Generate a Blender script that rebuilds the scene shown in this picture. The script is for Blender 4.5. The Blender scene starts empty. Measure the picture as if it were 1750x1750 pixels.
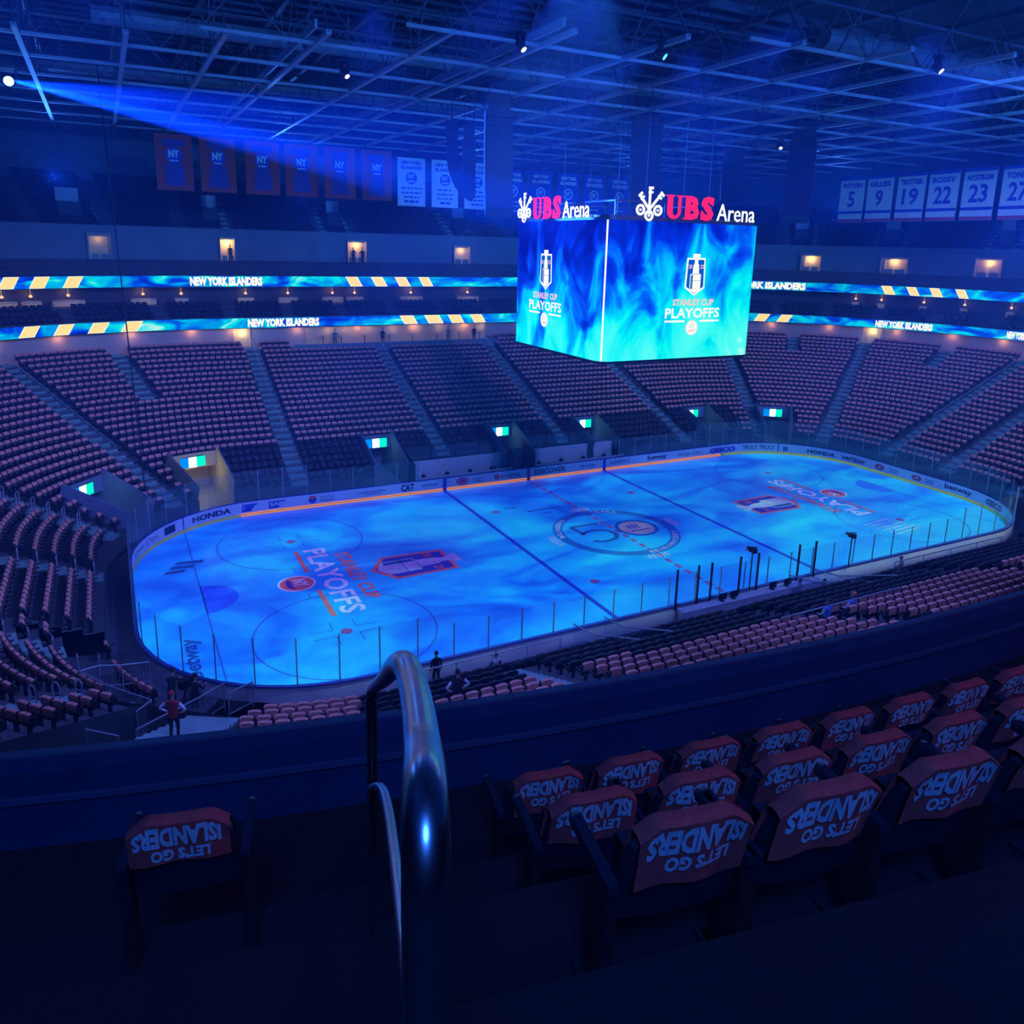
import bpy, bmesh, math, random
import numpy as np
from mathutils import Vector, Matrix
random.seed(7); RNG = np.random.RandomState(11)
SC = bpy.context.scene; COL = SC.collection
# ------------------------------------------------------------------ camera
def cam_basis(yaw, pitch, roll):
    cy, sy = math.cos(yaw), math.sin(yaw); cp, sp = math.cos(pitch), math.sin(pitch)
    f = np.array([sy*cp, cy*cp, -sp]); r = np.array([cy, -sy, 0.0]); u = np.cross(r, f)
    c, s = math.cos(roll), math.sin(roll)
    return np.array([c*r+s*u, -s*r+c*u, f])
CAM = np.array([-30.511, -42.687, 19.236]); CB = cam_basis(0.478, 0.228, 0.025); FPX = 1336.76
cd = bpy.data.cameras.new('camera'); co = bpy.data.objects.new('camera', cd); COL.objects.link(co)
M = Matrix(((CB[0][0], CB[1][0], -CB[2][0], CAM[0]), (CB[0][1], CB[1][1], -CB[2][1], CAM[1]),
            (CB[0][2], CB[1][2], -CB[2][2], CAM[2]), (0, 0, 0, 1)))
co.matrix_world = M
cd.sensor_width = 36.0; cd.lens = 36.0*FPX/1750.0; cd.shift_y = (731-875)/1750.0
cd.clip_start = 0.05; cd.clip_end = 400
SC.camera = co
# ------------------------------------------------------------------ view, world
SC.view_settings.view_transform = 'Standard'; SC.view_settings.look = 'None'
SC.view_settings.exposure = 0.0; SC.view_settings.gamma = 1.0; SC.view_settings.use_curve_mapping = False
W = bpy.data.worlds.new('world'); SC.world = W; W.use_nodes = True
W.node_tree.nodes['Background'].inputs[0].default_value = (0.02, 0.1, 1.0, 1)
W.node_tree.nodes['Background'].inputs[1].default_value = 0.0
cy = SC.cycles
cy.use_denoising = True; cy.use_adaptive_sampling = True; cy.adaptive_threshold = 0.02
cy.max_bounces = 6; cy.diffuse_bounces = 3; cy.glossy_bounces = 2; cy.transmission_bounces = 2
cy.transparent_max_bounces = 16; cy.volume_bounces = 0; cy.caustics_reflective = False; cy.caustics_refractive = False
cy.sample_clamp_indirect = 4.0; cy.sample_clamp_direct = 0.0
# ------------------------------------------------------------------ lamps: ice projectors and added unseen fills
def lamp(kind, name, loc, target, energy, color, size=0.3, spot=None, blend=0.3):
    d = bpy.data.lights.new(name, kind); d.energy = energy; d.color = color
    if kind == 'AREA': d.shape = 'DISK'; d.size = size
    else: d.shadow_soft_size = size
    if spot: d.spot_size = math.radians(spot); d.spot_blend = blend
    o = bpy.data.objects.new(name, d); COL.objects.link(o); o.location = loc
    dv = Vector(target)-Vector(loc); o.rotation_euler = dv.to_track_quat('-Z', 'Y').to_euler()
    o['kind'] = 'helper'
    return o
def nodes_of(idb):
    idb.use_nodes = True; nt = idb.node_tree; nt.nodes.clear(); return nt
def N(nt, t, **kw):
    n = nt.nodes.new(t)
    for k, v in kw.items():
        if k == 'op': n.operation = v
        elif k.startswith('i'): 
            n.inputs[int(k[1:])].default_value = v
        else: setattr(n, k, v)
    return n
def L(nt, a, b): nt.links.new(a, b)
def mth(nt, op, a, b=None, c=None, clamp=False):
    n = nt.nodes.new('ShaderNodeMath'); n.operation = op; n.use_clamp = clamp
    for i, x in enumerate((a, b, c)):
        if x is None: continue
        if isinstance(x, (int, float)): n.inputs[i].default_value = x
        else: nt.links.new(x, n.inputs[i])
    return n.outputs[0]
def ramp(nt, fac, stops, interp='LINEAR'):
    n = nt.nodes.new('ShaderNodeValToRGB'); n.color_ramp.interpolation = interp
    el = n.color_ramp.elements
    while len(el) > 1: el.remove(el[-1])
    el[0].position = stops[0][0]; el[0].color = (*stops[0][1], 1)
    for p, c in stops[1:]:
        e = el.new(p); e.color = (*c, 1)
    nt.links.new(fac, n.inputs[0]); return n.outputs[0]
PJ, WS, UP, BM, US, NR = 3.1, 2.0, 2.0, 120.0, 1.7, 0.72
WASH = (0.115, 0.165, 1.0)
BLUE2 = (0.03, 0.17, 1.0)
BLUE = (0.01, 0.10, 1.0)
def projector(name, x, y0, h, power):
    """a show projector on the roof: it throws a drifting blue water picture on its half of the ice"""
    o = lamp('SPOT', name, (x, y0, h), (x, y0, 0), power, (1, 1, 1), 0.04, 165, 0.02)
    nt = nodes_of(o.data)
    geo = N(nt, 'ShaderNodeNewGeometry'); sep = N(nt, 'ShaderNodeSeparateXYZ')
    L(nt, geo.outputs['Incoming'], sep.inputs[0])
    dz = mth(nt, 'MAXIMUM', mth(nt, 'ABSOLUTE', sep.outputs[2]), 0.05)
    px = mth(nt, 'ADD', mth(nt, 'MULTIPLY', mth(nt, 'DIVIDE', sep.outputs[0], dz), h), x)
    py = mth(nt, 'ADD', mth(nt, 'MULTIPLY', mth(nt, 'DIVIDE', sep.outputs[1], dz), h), y0)
    qx = mth(nt, 'MAXIMUM', mth(nt, 'SUBTRACT', mth(nt, 'ABSOLUTE', px), 21.95), 0.0)
    qy = mth(nt, 'MAXIMUM', mth(nt, 'SUBTRACT', mth(nt, 'ABSOLUTE', py), 4.42), 0.0)
    rr = mth(nt, 'SQRT', mth(nt, 'ADD', mth(nt, 'MULTIPLY', qx, qx), mth(nt, 'MULTIPLY', qy, qy)))
    mask = mth(nt, 'MULTIPLY_ADD', rr, -4.0, 4.0*8.62, clamp=True)
    half = mth(nt, 'MULTIPLY_ADD', px, 0.25 if x > 0 else -0.25, 0.5, clamp=True)
    comb = N(nt, 'ShaderNodeCombineXYZ'); L(nt, px, comb.inputs[0]); L(nt, py, comb.inputs[1])
    mp = N(nt, 'ShaderNodeMapping'); mp.inputs['Rotation'].default_value = (0, 0, 0.5); mp.inputs['Scale'].default_value = (0.10, 0.19, 1)
    L(nt, comb.outputs[0], mp.inputs[0])
    nz = N(nt, 'ShaderNodeTexNoise'); nz.inputs['Scale'].default_value = 1.0; nz.inputs['Detail'].default_value = 8; nz.inputs['Roughness'].default_value = 0.64; nz.inputs['Distortion'].default_value = 0.7
    L(nt, mp.outputs[0], nz.inputs['Vector'])
    tilt = mth(nt, 'MULTIPLY_ADD', py, -0.006, mth(nt, 'MULTIPLY', px, 0.0012))
    fac = mth(nt, 'ADD', nz.outputs['Fac'], tilt)
    col = ramp(nt, fac, [(0.36, (0.12, 0.05, 0.62)), (0.45, (0.18, 0.19, 0.92)), (0.53, (0.22, 0.40, 0.97)), (0.61, (0.30, 0.62, 1.0)), (0.73, (0.60, 0.86, 1.0))])
    fall = mth(nt, 'POWER', dz, -3.0)
    st = mth(nt, 'MULTIPLY', mth(nt, 'MULTIPLY', mask, half), mth(nt, 'MINIMUM', fall, 14.0))
    em = N(nt, 'ShaderNodeEmission'); L(nt, col, em.inputs[0]); L(nt, st, em.inputs[1])
    out = N(nt, 'ShaderNodeOutputLight'); L(nt, em.outputs[0], out.inputs[0])
    return o
projector('ice_projector', -16.0, -20.0, 29.0, 12000*PJ)
projector('ice_projector', 16.0, -25.0, 29.0, 12000*PJ)
# blue-violet wash: unseen lamps added out of view, aimed at far stand and ends
for x in (-40, -30, -20, -10, 0, 10, 20, 30, 40):
    lamp('SPOT', 'stand_wash_fill', (x, -23, 26.5), (x*1.05, 27, 5), 15000*WS, WASH, 0.4, 46, 0.9)
for (x, y, tx, ty) in [(-4, -20, -40, 6), (-12, -18, -42, -4), (2, -24, -38, 20), (-6, -24, 50, 4), (10, -25, 50, 14), (4, -22, 46, -6)]:
    lamp('SPOT', 'end_wash_fill', (x, y, 26.5), (tx, ty, 4), 15000*WS, WASH, 0.4, 44, 0.9)
for (x, y, tx, ty) in [(-32, -16, -34, -14), (-22, -16, -24, -20), (-10, -17, -11, -22), (2, -19, 2, -23), (14, -21, 14, -24)]:
    lamp('SPOT', 'near_wash_fill', (x, y, 27), (tx, ty, 4), 4300*WS, WASH, 0.3, 70, 0.9)  # unseen lamps added above the view to light the near stand
for x in (-42, -24, -6, 12, 30, 46):
    lamp('SPOT', 'upper_wash_fill', (x, -26, 25.5), (x*1.15, 46, 17.5), 14000*US, BLUE, 0.4, 17, 0.8)  # unseen lamps added to lift the upper stand
for x in (-36, -18, 0, 18, 36):
    lamp('SPOT', 'roof_up_fill', (x, -50, 26.5), (x*0.95, 24, 30.0), 22000*UP, BLUE2, 0.4, 56, 0.9)  # unseen uplights added to brighten the roof steel
for (x, y) in ((-34, 44), (-12, 48), (10, 48), (32, 46), (54, 32)):
    lamp('SPOT', 'roof_up_fill', (x, y, 24.2), (x*0.75, 10, 30.5), 4000*UP, BLUE2, 0.4, 80, 0.9)  # more added uplights for the steel, from the far side
# unseen lamps added behind the camera to brighten the near rows
lamp('SPOT', 'near_row_fill', (-15, -46.5, 26.0), (-25.0, -38.2, 15.8), 1750*NR, (0.42, 0.24, 1.0), 0.5, 46, 0.7)
lamp('SPOT', 'near_row_fill', (-32, -46.5, 25.0), (-28.5, -38.3, 15.9), 4600*NR, (0.03, 0.16, 1.0), 1.0, 72, 0.8)
for x in (-24, -8, 8, 24):
    lamp('SPOT', 'near_stand_fill', (x, -36, 27), (x+2, -17, 2), 6000*WS, WASH, 0.4, 46, 0.9)  # unseen lamps added to light the outer face of the near boards
lamp('SPOT', 'banner_fill', (-6, -26, 26), (-3, 28, 24.6), 9000, (0.05, 0.2, 1.0), 0.3, 24, 0.6)  # unseen lamp added to brighten the far banner row
lamp('SPOT', 'banner_fill', (6, -24, 30), (38, 7, 25), 20000, (0.05, 0.2, 1.0), 0.3, 26, 0.6)  # unseen lamp added to brighten the number banners
# ------------------------------------------------------------------ materials
MATS = {}
def mat(name, col, rough=0.6, metal=0.0, var=0.12, scale=3.0, spec=0.5, bump=0.0):
    if name in MATS: return MATS[name]
    m = bpy.data.materials.new(name); nt = nodes_of(m); MATS[name] = m
    b = N(nt, 'ShaderNodeBsdfPrincipled'); out = N(nt, 'ShaderNodeOutputMaterial'); L(nt, b.outputs[0], out.inputs[0])
    b.inputs['Roughness'].default_value = rough; b.inputs['Metallic'].default_value = metal
    b.inputs['Specular IOR Level'].default_value = spec
    if var > 0:
        tc = N(nt, 'ShaderNodeTexCoord'); nz = N(nt, 'ShaderNodeTexNoise')
        nz.inputs['Scale'].default_value = scale; nz.inputs['Detail'].default_value = 2
        L(nt, tc.outputs['Object'], nz.inputs['Vector'])
        c = ramp(nt, nz.outputs['Fac'], [(0.3, tuple(max(0, x*(1-var)) for x in col)), (0.7, tuple(min(1, x*(1+var)) for x in col))])
        L(nt, c, b.inputs['Base Color'])
        if bump:
            bp = N(nt, 'ShaderNodeBump'); bp.inputs['Strength'].default_value = bump; L(nt, nz.outputs['Fac'], bp.inputs['Height']); L(nt, bp.outputs[0], b.inputs['Normal'])
    else: b.inputs['Base Color'].default_value = (*col, 1)
    return m
def emit(name, col, st=1.0):
    if name in MATS: return MATS[name]
    m = bpy.data.materials.new(name); nt = nodes_of(m); MATS[name] = m
    e = N(nt, 'ShaderNodeEmission'); e.inputs[0].default_value = (*col, 1); e.inputs[1].default_value = st
    out = N(nt, 'ShaderNodeOutputMaterial'); L(nt, e.outputs[0], out.inputs[0]); return m
def water_screen(name, sc, stops, st=1.0, stretch=(1, 1, 1), dist=1.2, det=7, tilt=(0, 0, 0, 0)):
    """LED picture of drifting blue water: lit pixels, so it emits"""
    m = bpy.data.materials.new(name); nt = nodes_of(m); MATS[name] = m
    tc = N(nt, 'ShaderNodeTexCoord'); mp = N(nt, 'ShaderNodeMapping'); mp.inputs['Scale'].default_value = stretch
    L(nt, tc.outputs['Object'], mp.inputs[0])
    nz = N(nt, 'ShaderNodeTexNoise'); nz.inputs['Scale'].default_value = sc; nz.inputs['Detail'].default_value = det
    nz.inputs['Distortion'].default_value = dist; nz.inputs['Roughness'].default_value = 0.55; L(nt, mp.outputs[0], nz.inputs['Vector'])
    sp = N(nt, 'ShaderNodeSeparateXYZ'); L(nt, tc.outputs['Object'], sp.inputs[0])
    f = mth(nt, 'ADD', nz.outputs['Fac'], mth(nt, 'MULTIPLY_ADD', sp.outputs[0], tilt[0], mth(nt, 'MULTIPLY_ADD', sp.outputs[1], tilt[1], mth(nt, 'MULTIPLY_ADD', sp.outputs[2], tilt[2], tilt[3]))))
    c = ramp(nt, f, stops); e = N(nt, 'ShaderNodeEmission'); L(nt, c, e.inputs[0]); e.inputs[1].default_value = st
    out = N(nt, 'ShaderNodeOutputMaterial'); L(nt, e.outputs[0], out.inputs[0]); return m
def glass(name, tint=(0.8, 0.93, 1.0), rough=0.03, fac=0.055):
    m = bpy.data.materials.new(name); nt = nodes_of(m); MATS[name] = m
    t = N(nt, 'ShaderNodeBsdfTransparent'); t.inputs[0].default_value = (*tint, 1)
    g = N(nt, 'ShaderNodeBsdfGlossy'); g.inputs[0].default_value = (0.9, 0.95, 1, 1); g.inputs['Roughness'].default_value = rough
    d = N(nt, 'ShaderNodeBsdfDiffuse'); d.inputs[0].default_value = (0.5, 0.6, 0.65, 1)
    mx = N(nt, 'ShaderNodeMixShader'); mx.inputs[0].default_value = fac; L(nt, t.outputs[0], mx.inputs[1]); L(nt, g.outputs[0], mx.inputs[2])
    m2 = N(nt, 'ShaderNodeMixShader'); m2.inputs[0].default_value = 0.06; L(nt, mx.outputs[0], m2.inputs[1]); L(nt, d.outputs[0], m2.inputs[2])
    out = N(nt, 'ShaderNodeOutputMaterial'); L(nt, m2.outputs[0], out.inputs[0]); return m
CONC = mat('concrete', (0.22, 0.25, 0.27), 0.8, var=0.15, scale=1.5)
CONC_D = mat('dark_concrete', (0.07, 0.08, 0.10), 0.85, var=0.2, scale=1.2)
STAIR = mat('stair_concrete', (0.20, 0.36, 0.34), 0.8, var=0.15, scale=2)
WALLP = mat('wall_paint', (0.16, 0.24, 0.30), 0.7, var=0.08, scale=0.4)
WALLG = mat('grey_wall_paint', (0.42, 0.40, 0.38), 0.7, var=0.08, scale=0.4)
DARK = mat('dark_paint', (0.03, 0.035, 0.05), 0.6, var=0.2, scale=2)
PARA = mat('parapet_paint', (0.012, 0.035, 0.11), 0.75, var=0.15, scale=2)
SEATB = mat('black_seat_plastic', (0.028, 0.028, 0.034), 0.45, var=0.15, scale=6)
ORANGE = mat('orange_towel', (0.90, 0.30, 0.24), 0.9, var=0.28, scale=9)
STEEL = mat('steel_paint', (0.30, 0.38, 0.46), 0.5, var=0.1, scale=1)
STEEL_SHADE = mat('shaded_steel_paint', (0.06, 0.08, 0.12), 0.6, var=0.1, scale=1)  # same steel darkened: shade put into the colour of webs and top chords
DECK = mat('roof_deck', (0.055, 0.075, 0.11), 0.8, var=0.4, scale=0.35)
BOARD = mat('white_board', (0.62, 0.60, 0.72), 0.35, var=0.05, scale=2)
INK = mat('dark_blue_ink', (0.012, 0.015, 0.09), 0.5, var=0.0)
INKR = mat('red_ink', (0.75, 0.05, 0.12), 0.5, var=0.0)
INKG = mat('grey_blue_ink', (0.10, 0.16, 0.36), 0.5, var=0.0)
INKB = mat('blue_ink', (0.03, 0.05, 0.42), 0.5, var=0.0)
CHROME = mat('brushed_steel', (0.45, 0.49, 0.55), 0.27, 1.0, var=0.06, scale=30)
RAILM = mat('rail_steel', (0.55, 0.60, 0.68), 0.35, 0.6, var=0.05, scale=10)
BLACKM = mat('black_metal', (0.015, 0.015, 0.02), 0.5, 0.2, var=0.0)
GLASS = glass('rink_glass'); GLASS2 = glass('rail_glass', (0.75, 0.9, 1.0), 0.05, 0.10)
WHITE_E = emit('white_led', (1.0, 1.0, 1.0), 1.1)
CREAM_E = emit('cream_led', (1.0, 0.72, 0.30), 1.15)
CREAMW_E = emit('pale_cream_led', (1.0, 0.9, 0.72), 1.15)
WARM_E = emit('warm_lamp_glow', (1.0, 0.62, 0.30), 1.2)
# ------------------------------------------------------------------ mesh tools
class MB:
    def __init__(s): s.v = []; s.f = []; s.m = []
    def add(s, vs, fs, mi=0):
        o = len(s.v); s.v += [tuple(map(float, v)) for v in vs]; s.f += [tuple(o+i for i in f) for f in fs]; s.m += [mi]*len(fs); return s
    def box(s, lo, hi, mi=0, fn=None):
        x0, y0, z0 = lo; x1, y1, z1 = hi
        vs = [(x0, y0, z0), (x1, y0, z0), (x1, y1, z0), (x0, y1, z0), (x0, y0, z1), (x1, y0, z1), (x1, y1, z1), (x0, y1, z1)]
        if fn: vs = [fn(*v) for v in vs]
        return s.add(vs, [(0, 3, 2, 1), (4, 5, 6, 7), (0, 1, 5, 4), (1, 2, 6, 5), (2, 3, 7, 6), (3, 0, 4, 7)], mi)
    def beam(s, a, b, w, h, mi=0):
        a = Vector(a); b = Vector(b); d = (b-a).normalized()
        up = Vector((0, 0, 1)) if abs(d.z) < 0.95 else Vector((0, 1, 0))
        r = d.cross(up).normalized()*(w/2); u = r.cross(d).normalized()*(h/2)
        vs = [a-r-u, a+r-u, a+r+u, a-r+u, b-r-u, b+r-u, b+r+u, b-r+u]
        return s.add(vs, [(0, 3, 2, 1), (4, 5, 6, 7), (0, 1, 5, 4), (1, 2, 6, 5), (2, 3, 7, 6), (3, 0, 4, 7)], mi)
    def tube(s, path, r, n=8, mi=0, cap=True, closed=False):
        P = [Vector(p) for p in path]; k = len(P); rs = r if hasattr(r, '__len__') else [r]*k
        vs = []; prev = None
        for i, p in enumerate(P):
            if closed: t = P[(i+1) % k]-P[i-1]
            else: t = P[min(i+1, k-1)]-P[max(i-1, 0)]
            t.normalize()
            if prev is None:
                a = Vector((0, 0, 1)) if abs(t.z) < 0.9 else Vector((1, 0, 0)); x = t.cross(a).normalized()
            else: x = (prev-t*prev.dot(t)).normalized()
            prev = x; y = t.cross(x)
            for j in range(n):
                an = 2*math.pi*j/n; vs.append(p+(x*math.cos(an)+y*math.sin(an))*rs[i])
        fs = []
        for i in range(k if closed else k-1):
            a = i*n; b = ((i+1) % k)*n
            for j in range(n): fs.append((a+j, a+(j+1) % n, b+(j+1) % n, b+j))
        if cap and not closed: fs += [tuple(range(n))[::-1], tuple((k-1)*n+j for j in range(n))]
        return s.add(vs, fs, mi)
    def lathe(s, prof, n=16, c=(0, 0, 0), mi=0, axis='z'):
        vs = []
        for r, z in prof:
            for j in range(n):
                a = 2*math.pi*j/n; p = (r*math.cos(a), r*math.sin(a), z)
                if axis == 'y': p = (p[0], p[2], p[1])
                vs.append((c[0]+p[0], c[1]+p[1], c[2]+p[2]))
        fs = [(i*n+j, i*n+(j+1) % n, (i+1)*n+(j+1) % n, (i+1)*n+j) for i in range(len(prof)-1) for j in range(n)]
        fs += [tuple(range(n))[::-1], tuple((len(prof)-1)*n+j for j in range(n))]
        return s.add(vs, fs, mi)
    def poly(s, pts, mi=0): return s.add(pts, [tuple(range(len(pts)))], mi)
    def grid(s, fn, nu, nv, mi=0):
        vs = [fn(i/nu, j/nv) for j in range(nv+1) for i in range(nu+1)]
        fs = [(j*(nu+1)+i, j*(nu+1)+i+1, (j+1)*(nu+1)+i+1, (j+1)*(nu+1)+i) for j in range(nv) for i in range(nu)]
        return s.add(vs, fs, mi)
    def mesh(s, name, mats, smooth=False):
        me = bpy.data.meshes.new(name); me.from_pydata(s.v, [], s.f)
        for m in (mats if isinstance(mats, (list, tuple)) else [mats]): me.materials.append(m)
        if any(s.m): me.polygons.foreach_set('material_index', s.m)
        if smooth: me.polygons.foreach_set('use_smooth', [True]*len(s.f))
        me.update(); return me
    def build(s, name, mats, parent=None, smooth=False, loc=None, rot=0.0):
        o = bpy.data.objects.new(name, s.mesh(name, mats, smooth)); COL.objects.link(o)
        if parent: o.parent = parent
        if loc is not None: o.location = loc
        if rot: o.rotation_euler = (0, 0, rot)
        return o
def tag(o, label=None, cat=None, group=None, kind=None):
    if label: o['label'] = label
    if cat: o['category'] = cat
    if group: o['group'] = group
    if kind: o['kind'] = kind
    return o
def struct(o): o['kind'] = 'structure'; return o
def empty(name, loc=(0, 0, 0), rz=0.0):
    o = bpy.data.objects.new(name, None); COL.objects.link(o); o.location = loc; o.rotation_euler = (0, 0, rz); o.empty_display_size = 0.2; return o
def copy_tree(o, parent=None):
    c = o.copy(); COL.objects.link(c)
    if parent: c.parent = parent
    for ch in list(o.children): copy_tree(ch, c)
    return c
# ------------------------------------------------------------------ the plan of the bowl: curves at a set distance d outside the rink edge
S_, T_, R_ = 21.95, 4.42, 8.53
A_ = R_*math.pi/2; LX, LY = 2*S_, 2*T_
BR = np.cumsum([0, LX, A_, LY, A_, LX, A_, LY, A_]); LT = BR[-1]
def frame(u):
    u = u % LT; k = int(np.searchsorted(BR, u, side='right')-1); k = min(k, 7); t = u-BR[k]
    if k == 0: return (-S_+t, T_+R_), (0, 1)
    if k == 2: return (S_+R_, T_-t), (1, 0)
    if k == 4: return (S_-t, -T_-R_), (0, -1)
    if k == 6: return (-S_-R_, -T_+t), (-1, 0)
    a = t/R_; s, c = math.sin(a), math.cos(a)
    n, ce = {1: ((s, c), (S_, T_)), 3: ((c, -s), (S_, -T_)), 5: ((-s, -c), (-S_, -T_)), 7: ((-c, s), (-S_, T_))}[k]
    return (ce[0]+n[0]*R_, ce[1]+n[1]*R_), n
def P(u, d, z=0.0):
    (x, y), n = frame(u); return (x+n[0]*d, y+n[1]*d, z)
def yaw_in(u):
    """rotation that turns local +y to face the ice"""
    n = frame(u)[1]; return math.atan2(n[0], -n[1])
def spts(d): 
    """arc length at each break for distance d"""
    l = [0.0]
    for k in range(8): l.append(l[-1]+(BR[k+1]-BR[k])*(1 if k % 2 == 0 else (R_+d)/R_))
    return np.array(l)
def u2s(u, d): 
    w = math.floor(u/LT); l = spts(d); return w*l[-1]+float(np.interp(u-w*LT, BR, l))
def s2u(s, d):
    l = spts(d); w = math.floor(s/l[-1]); return w*LT+float(np.interp(s-w*l[-1], l, BR))
def usamp(u0, u1, arc=1.1, straight=60):
    us = [u0]; 
    w0 = math.floor(u0/LT)
    for w in (w0, w0+1):
        for k in range(8):
            a, b = BR[k]+w*LT, BR[k+1]+w*LT; st = straight if k % 2 == 0 else arc
            n = max(1, int(math.ceil((b-a)/st)))
            us += [x for x in np.linspace(a, b, n+1) if u0+1e-4 < x < u1-1e-4]
    us.append(u1); out = []
    for x in sorted(us):
        if not out or x-out[-1] > 1e-4: out.append(x)
    return out
def sweep(mb, prof, u0=0.0, u1=None, closed_prof=False, mi=0, arc=1.1, straight=60, caps=False):
    full = u1 is None; us = usamp(u0, u0+LT if full else u1, arc, straight)
    if full: us = us[:-1]
    n = len(prof); vs = []
    for u in us:
        for d, z in prof: vs.append(P(u, d, z))
    fs = []; K = len(us)
    for i in range(K if full else K-1):
        a = i*n; b = ((i+1) % K)*n
        for j in range(n if closed_prof else n-1):
            j2 = (j+1) % n; fs.append((a+j, a+j2, b+j2, b+j))
    if caps and not full: fs += [tuple(range(n)), tuple((K-1)*n+j for j in range(n))[::-1]]
    return mb.add(vs, fs, mi)
def sbox(mb, u0, u1, d0, d1, z0, z1, mi=0, **kw):
    return sweep(mb, [(d0, z0), (d1, z0), (d1, z1), (d0, z1)], u0, u1, True, mi, caps=True, **kw)
# ------------------------------------------------------------------ lettering
_TX = {}
def text_geo(s, bold=0.0, shear=0.0):
    k = (s, bold, shear)
    if k in _TX: return _TX[k]
    c = bpy.data.curves.new('t', 'FONT'); c.body = s; c.size = 1.0; c.resolution_u = 2; c.offset = bold; c.shear = shear; c.fill_mode = 'FRONT'; c.extrude = 0.0
    o = bpy.data.objects.new('t', c); COL.objects.link(o); bpy.context.view_layer.update()
    me = bpy.data.meshes.new_from_object(o.evaluated_get(bpy.context.evaluated_depsgraph_get()))
    v = np.array([x.co[:] for x in me.vertices]); f = [tuple(p.vertices) for p in me.polygons]
    bpy.data.objects.remove(o); bpy.data.curves.remove(c); bpy.data.meshes.remove(me)
    lo, hi = v.min(0), v.max(0); v = v-lo; w, h = (hi-lo)[:2]
    _TX[k] = (v[:, :2]/np.array([w, h]), f, w/h); return _TX[k]
def text_uv(mb, s, fn, x0, x1, y0, y1, bold=0.0, shear=0.0, mi=0):
    """fills the box x0..x1, y0..y1 of a surface fn(x, y) -> point with the words s"""
    v, f, _ = text_geo(s, bold, shear)
    return mb.add([fn(x0+a*(x1-x0), y0+b*(y1-y0)) for a, b in v], f, mi)
def plane_fn(o, xd, yd, off=0.0):
    o = np.array(o, float); xd = np.array(xd, float); yd = np.array(yd, float); n = np.cross(xd, yd); n /= np.linalg.norm(n)
    return lambda x, y: tuple(o+xd*x+yd*y+n*off)
def ring2(mb, fn, cx, cy_, r0, r1, n=32, mi=0, a0=0, a1=2*math.pi, sx=1, sy=1):
    vs = []; full = abs(a1-a0-2*math.pi) < 1e-6; m = n if full else n+1
    for i in range(m):
        a = a0+(a1-a0)*i/n
        vs += [fn(cx+r0*math.cos(a)*sx, cy_+r0*math.sin(a)*sy), fn(cx+r1*math.cos(a)*sx, cy_+r1*math.sin(a)*sy)]
    return mb.add(vs, [(2*i, 2*i+1, 2*((i+1) % m)+1, 2*((i+1) % m)) for i in range(n)], mi)
def disc2(mb, fn, cx, cy_, r, n=28, mi=0, sx=1, sy=1):
    return mb.poly([fn(cx+r*math.cos(2*math.pi*i/n)*sx, cy_+r*math.sin(2*math.pi*i/n)*sy) for i in range(n)], mi)
def poly2(mb, fn, pts, mi=0): return mb.poly([fn(*p) for p in pts], mi)
def rect2(mb, fn, x0, x1, y0, y1, mi=0, nx=1): 
    for i in range(nx):
        a = x0+(x1-x0)*i/nx; b = x0+(x1-x0)*(i+1)/nx
        mb.poly([fn(a, y0), fn(b, y0), fn(b, y1), fn(a, y1)], mi)
# ================================================================== THE RINK
ICE = bpy.data.materials.new('ice'); nt = nodes_of(ICE)
b = N(nt, 'ShaderNodeBsdfPrincipled'); out = N(nt, 'ShaderNodeOutputMaterial'); L(nt, b.outputs[0], out.inputs[0])
tc = N(nt, 'ShaderNodeTexCoord'); nz = N(nt, 'ShaderNodeTexNoise'); nz.inputs['Scale'].default_value = 0.9; nz.inputs['Detail'].default_value = 5; nz.inputs['Distortion'].default_value = 1.0
L(nt, tc.outputs['Object'], nz.inputs['Vector'])
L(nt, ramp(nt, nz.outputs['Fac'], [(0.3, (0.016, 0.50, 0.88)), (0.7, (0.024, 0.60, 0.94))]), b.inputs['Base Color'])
b.inputs['Roughness'].default_value = 0.35; b.inputs['Specular IOR Level'].default_value = 0.14
def paint(name, col): return mat(name, col, 0.55, var=0.15, scale=2.5, spec=0.2)
P_BLUE = paint('ice_blue_paint', (0.02, 0.06, 0.50)); P_RED = paint('ice_red_paint', (0.35, 0.10, 0.30)); P_THIN = paint('ice_line_paint', (0.05, 0.17, 0.55))
P_WHITE = paint('ice_white_decal', (0.95, 0.95, 0.95)); P_ORANGE = paint('ice_orange_decal', (0.98, 0.18, 0.16)); P_CREASE = paint('ice_crease_paint', (0.03, 0.22, 0.85))
P_NAVY = paint('ice_navy_paint', (0.05, 0.05, 0.42)); P_TEAL = paint('ice_teal_paint', (0.02, 0.19, 0.52)); P_GREY = paint('ice_grey_paint', (0.55, 0.6, 0.72)); P_DARK = paint('ice_dark_paint', (0.02, 0.13, 0.36))
P_GOLD = paint('ice_gold_paint', (0.5, 0.38, 0.42))
def icefn(ox, oy, ang, h):
    c, s = math.cos(ang), math.sin(ang)
    return lambda x, y: (ox+c*x-s*y, oy+s*x+c*y, h)
mb = MB(); mb.poly([P(u, 0.0, 0.0) for u in usamp(0, LT)[:-1]])
ice = struct(mb.build('ice_sheet', ICE))
def on_ice(name, mb, m): return mb.build(name, m, ice)
F0 = icefn(0, 0, 0, 0.004)
for x in (-7.62, 7.62):
    mb = MB(); rect2(mb, F0, x-0.15, x+0.15, -12.93, 12.93); on_ice('blue_line', mb, P_BLUE)
mb = MB(); y = -12.9
while y < 12.9:
    if abs(y+0.3) > 0: rect2(mb, F0, -0.15, 0.15, y, min(y+0.62, 12.9))
    y += 0.95
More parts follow.
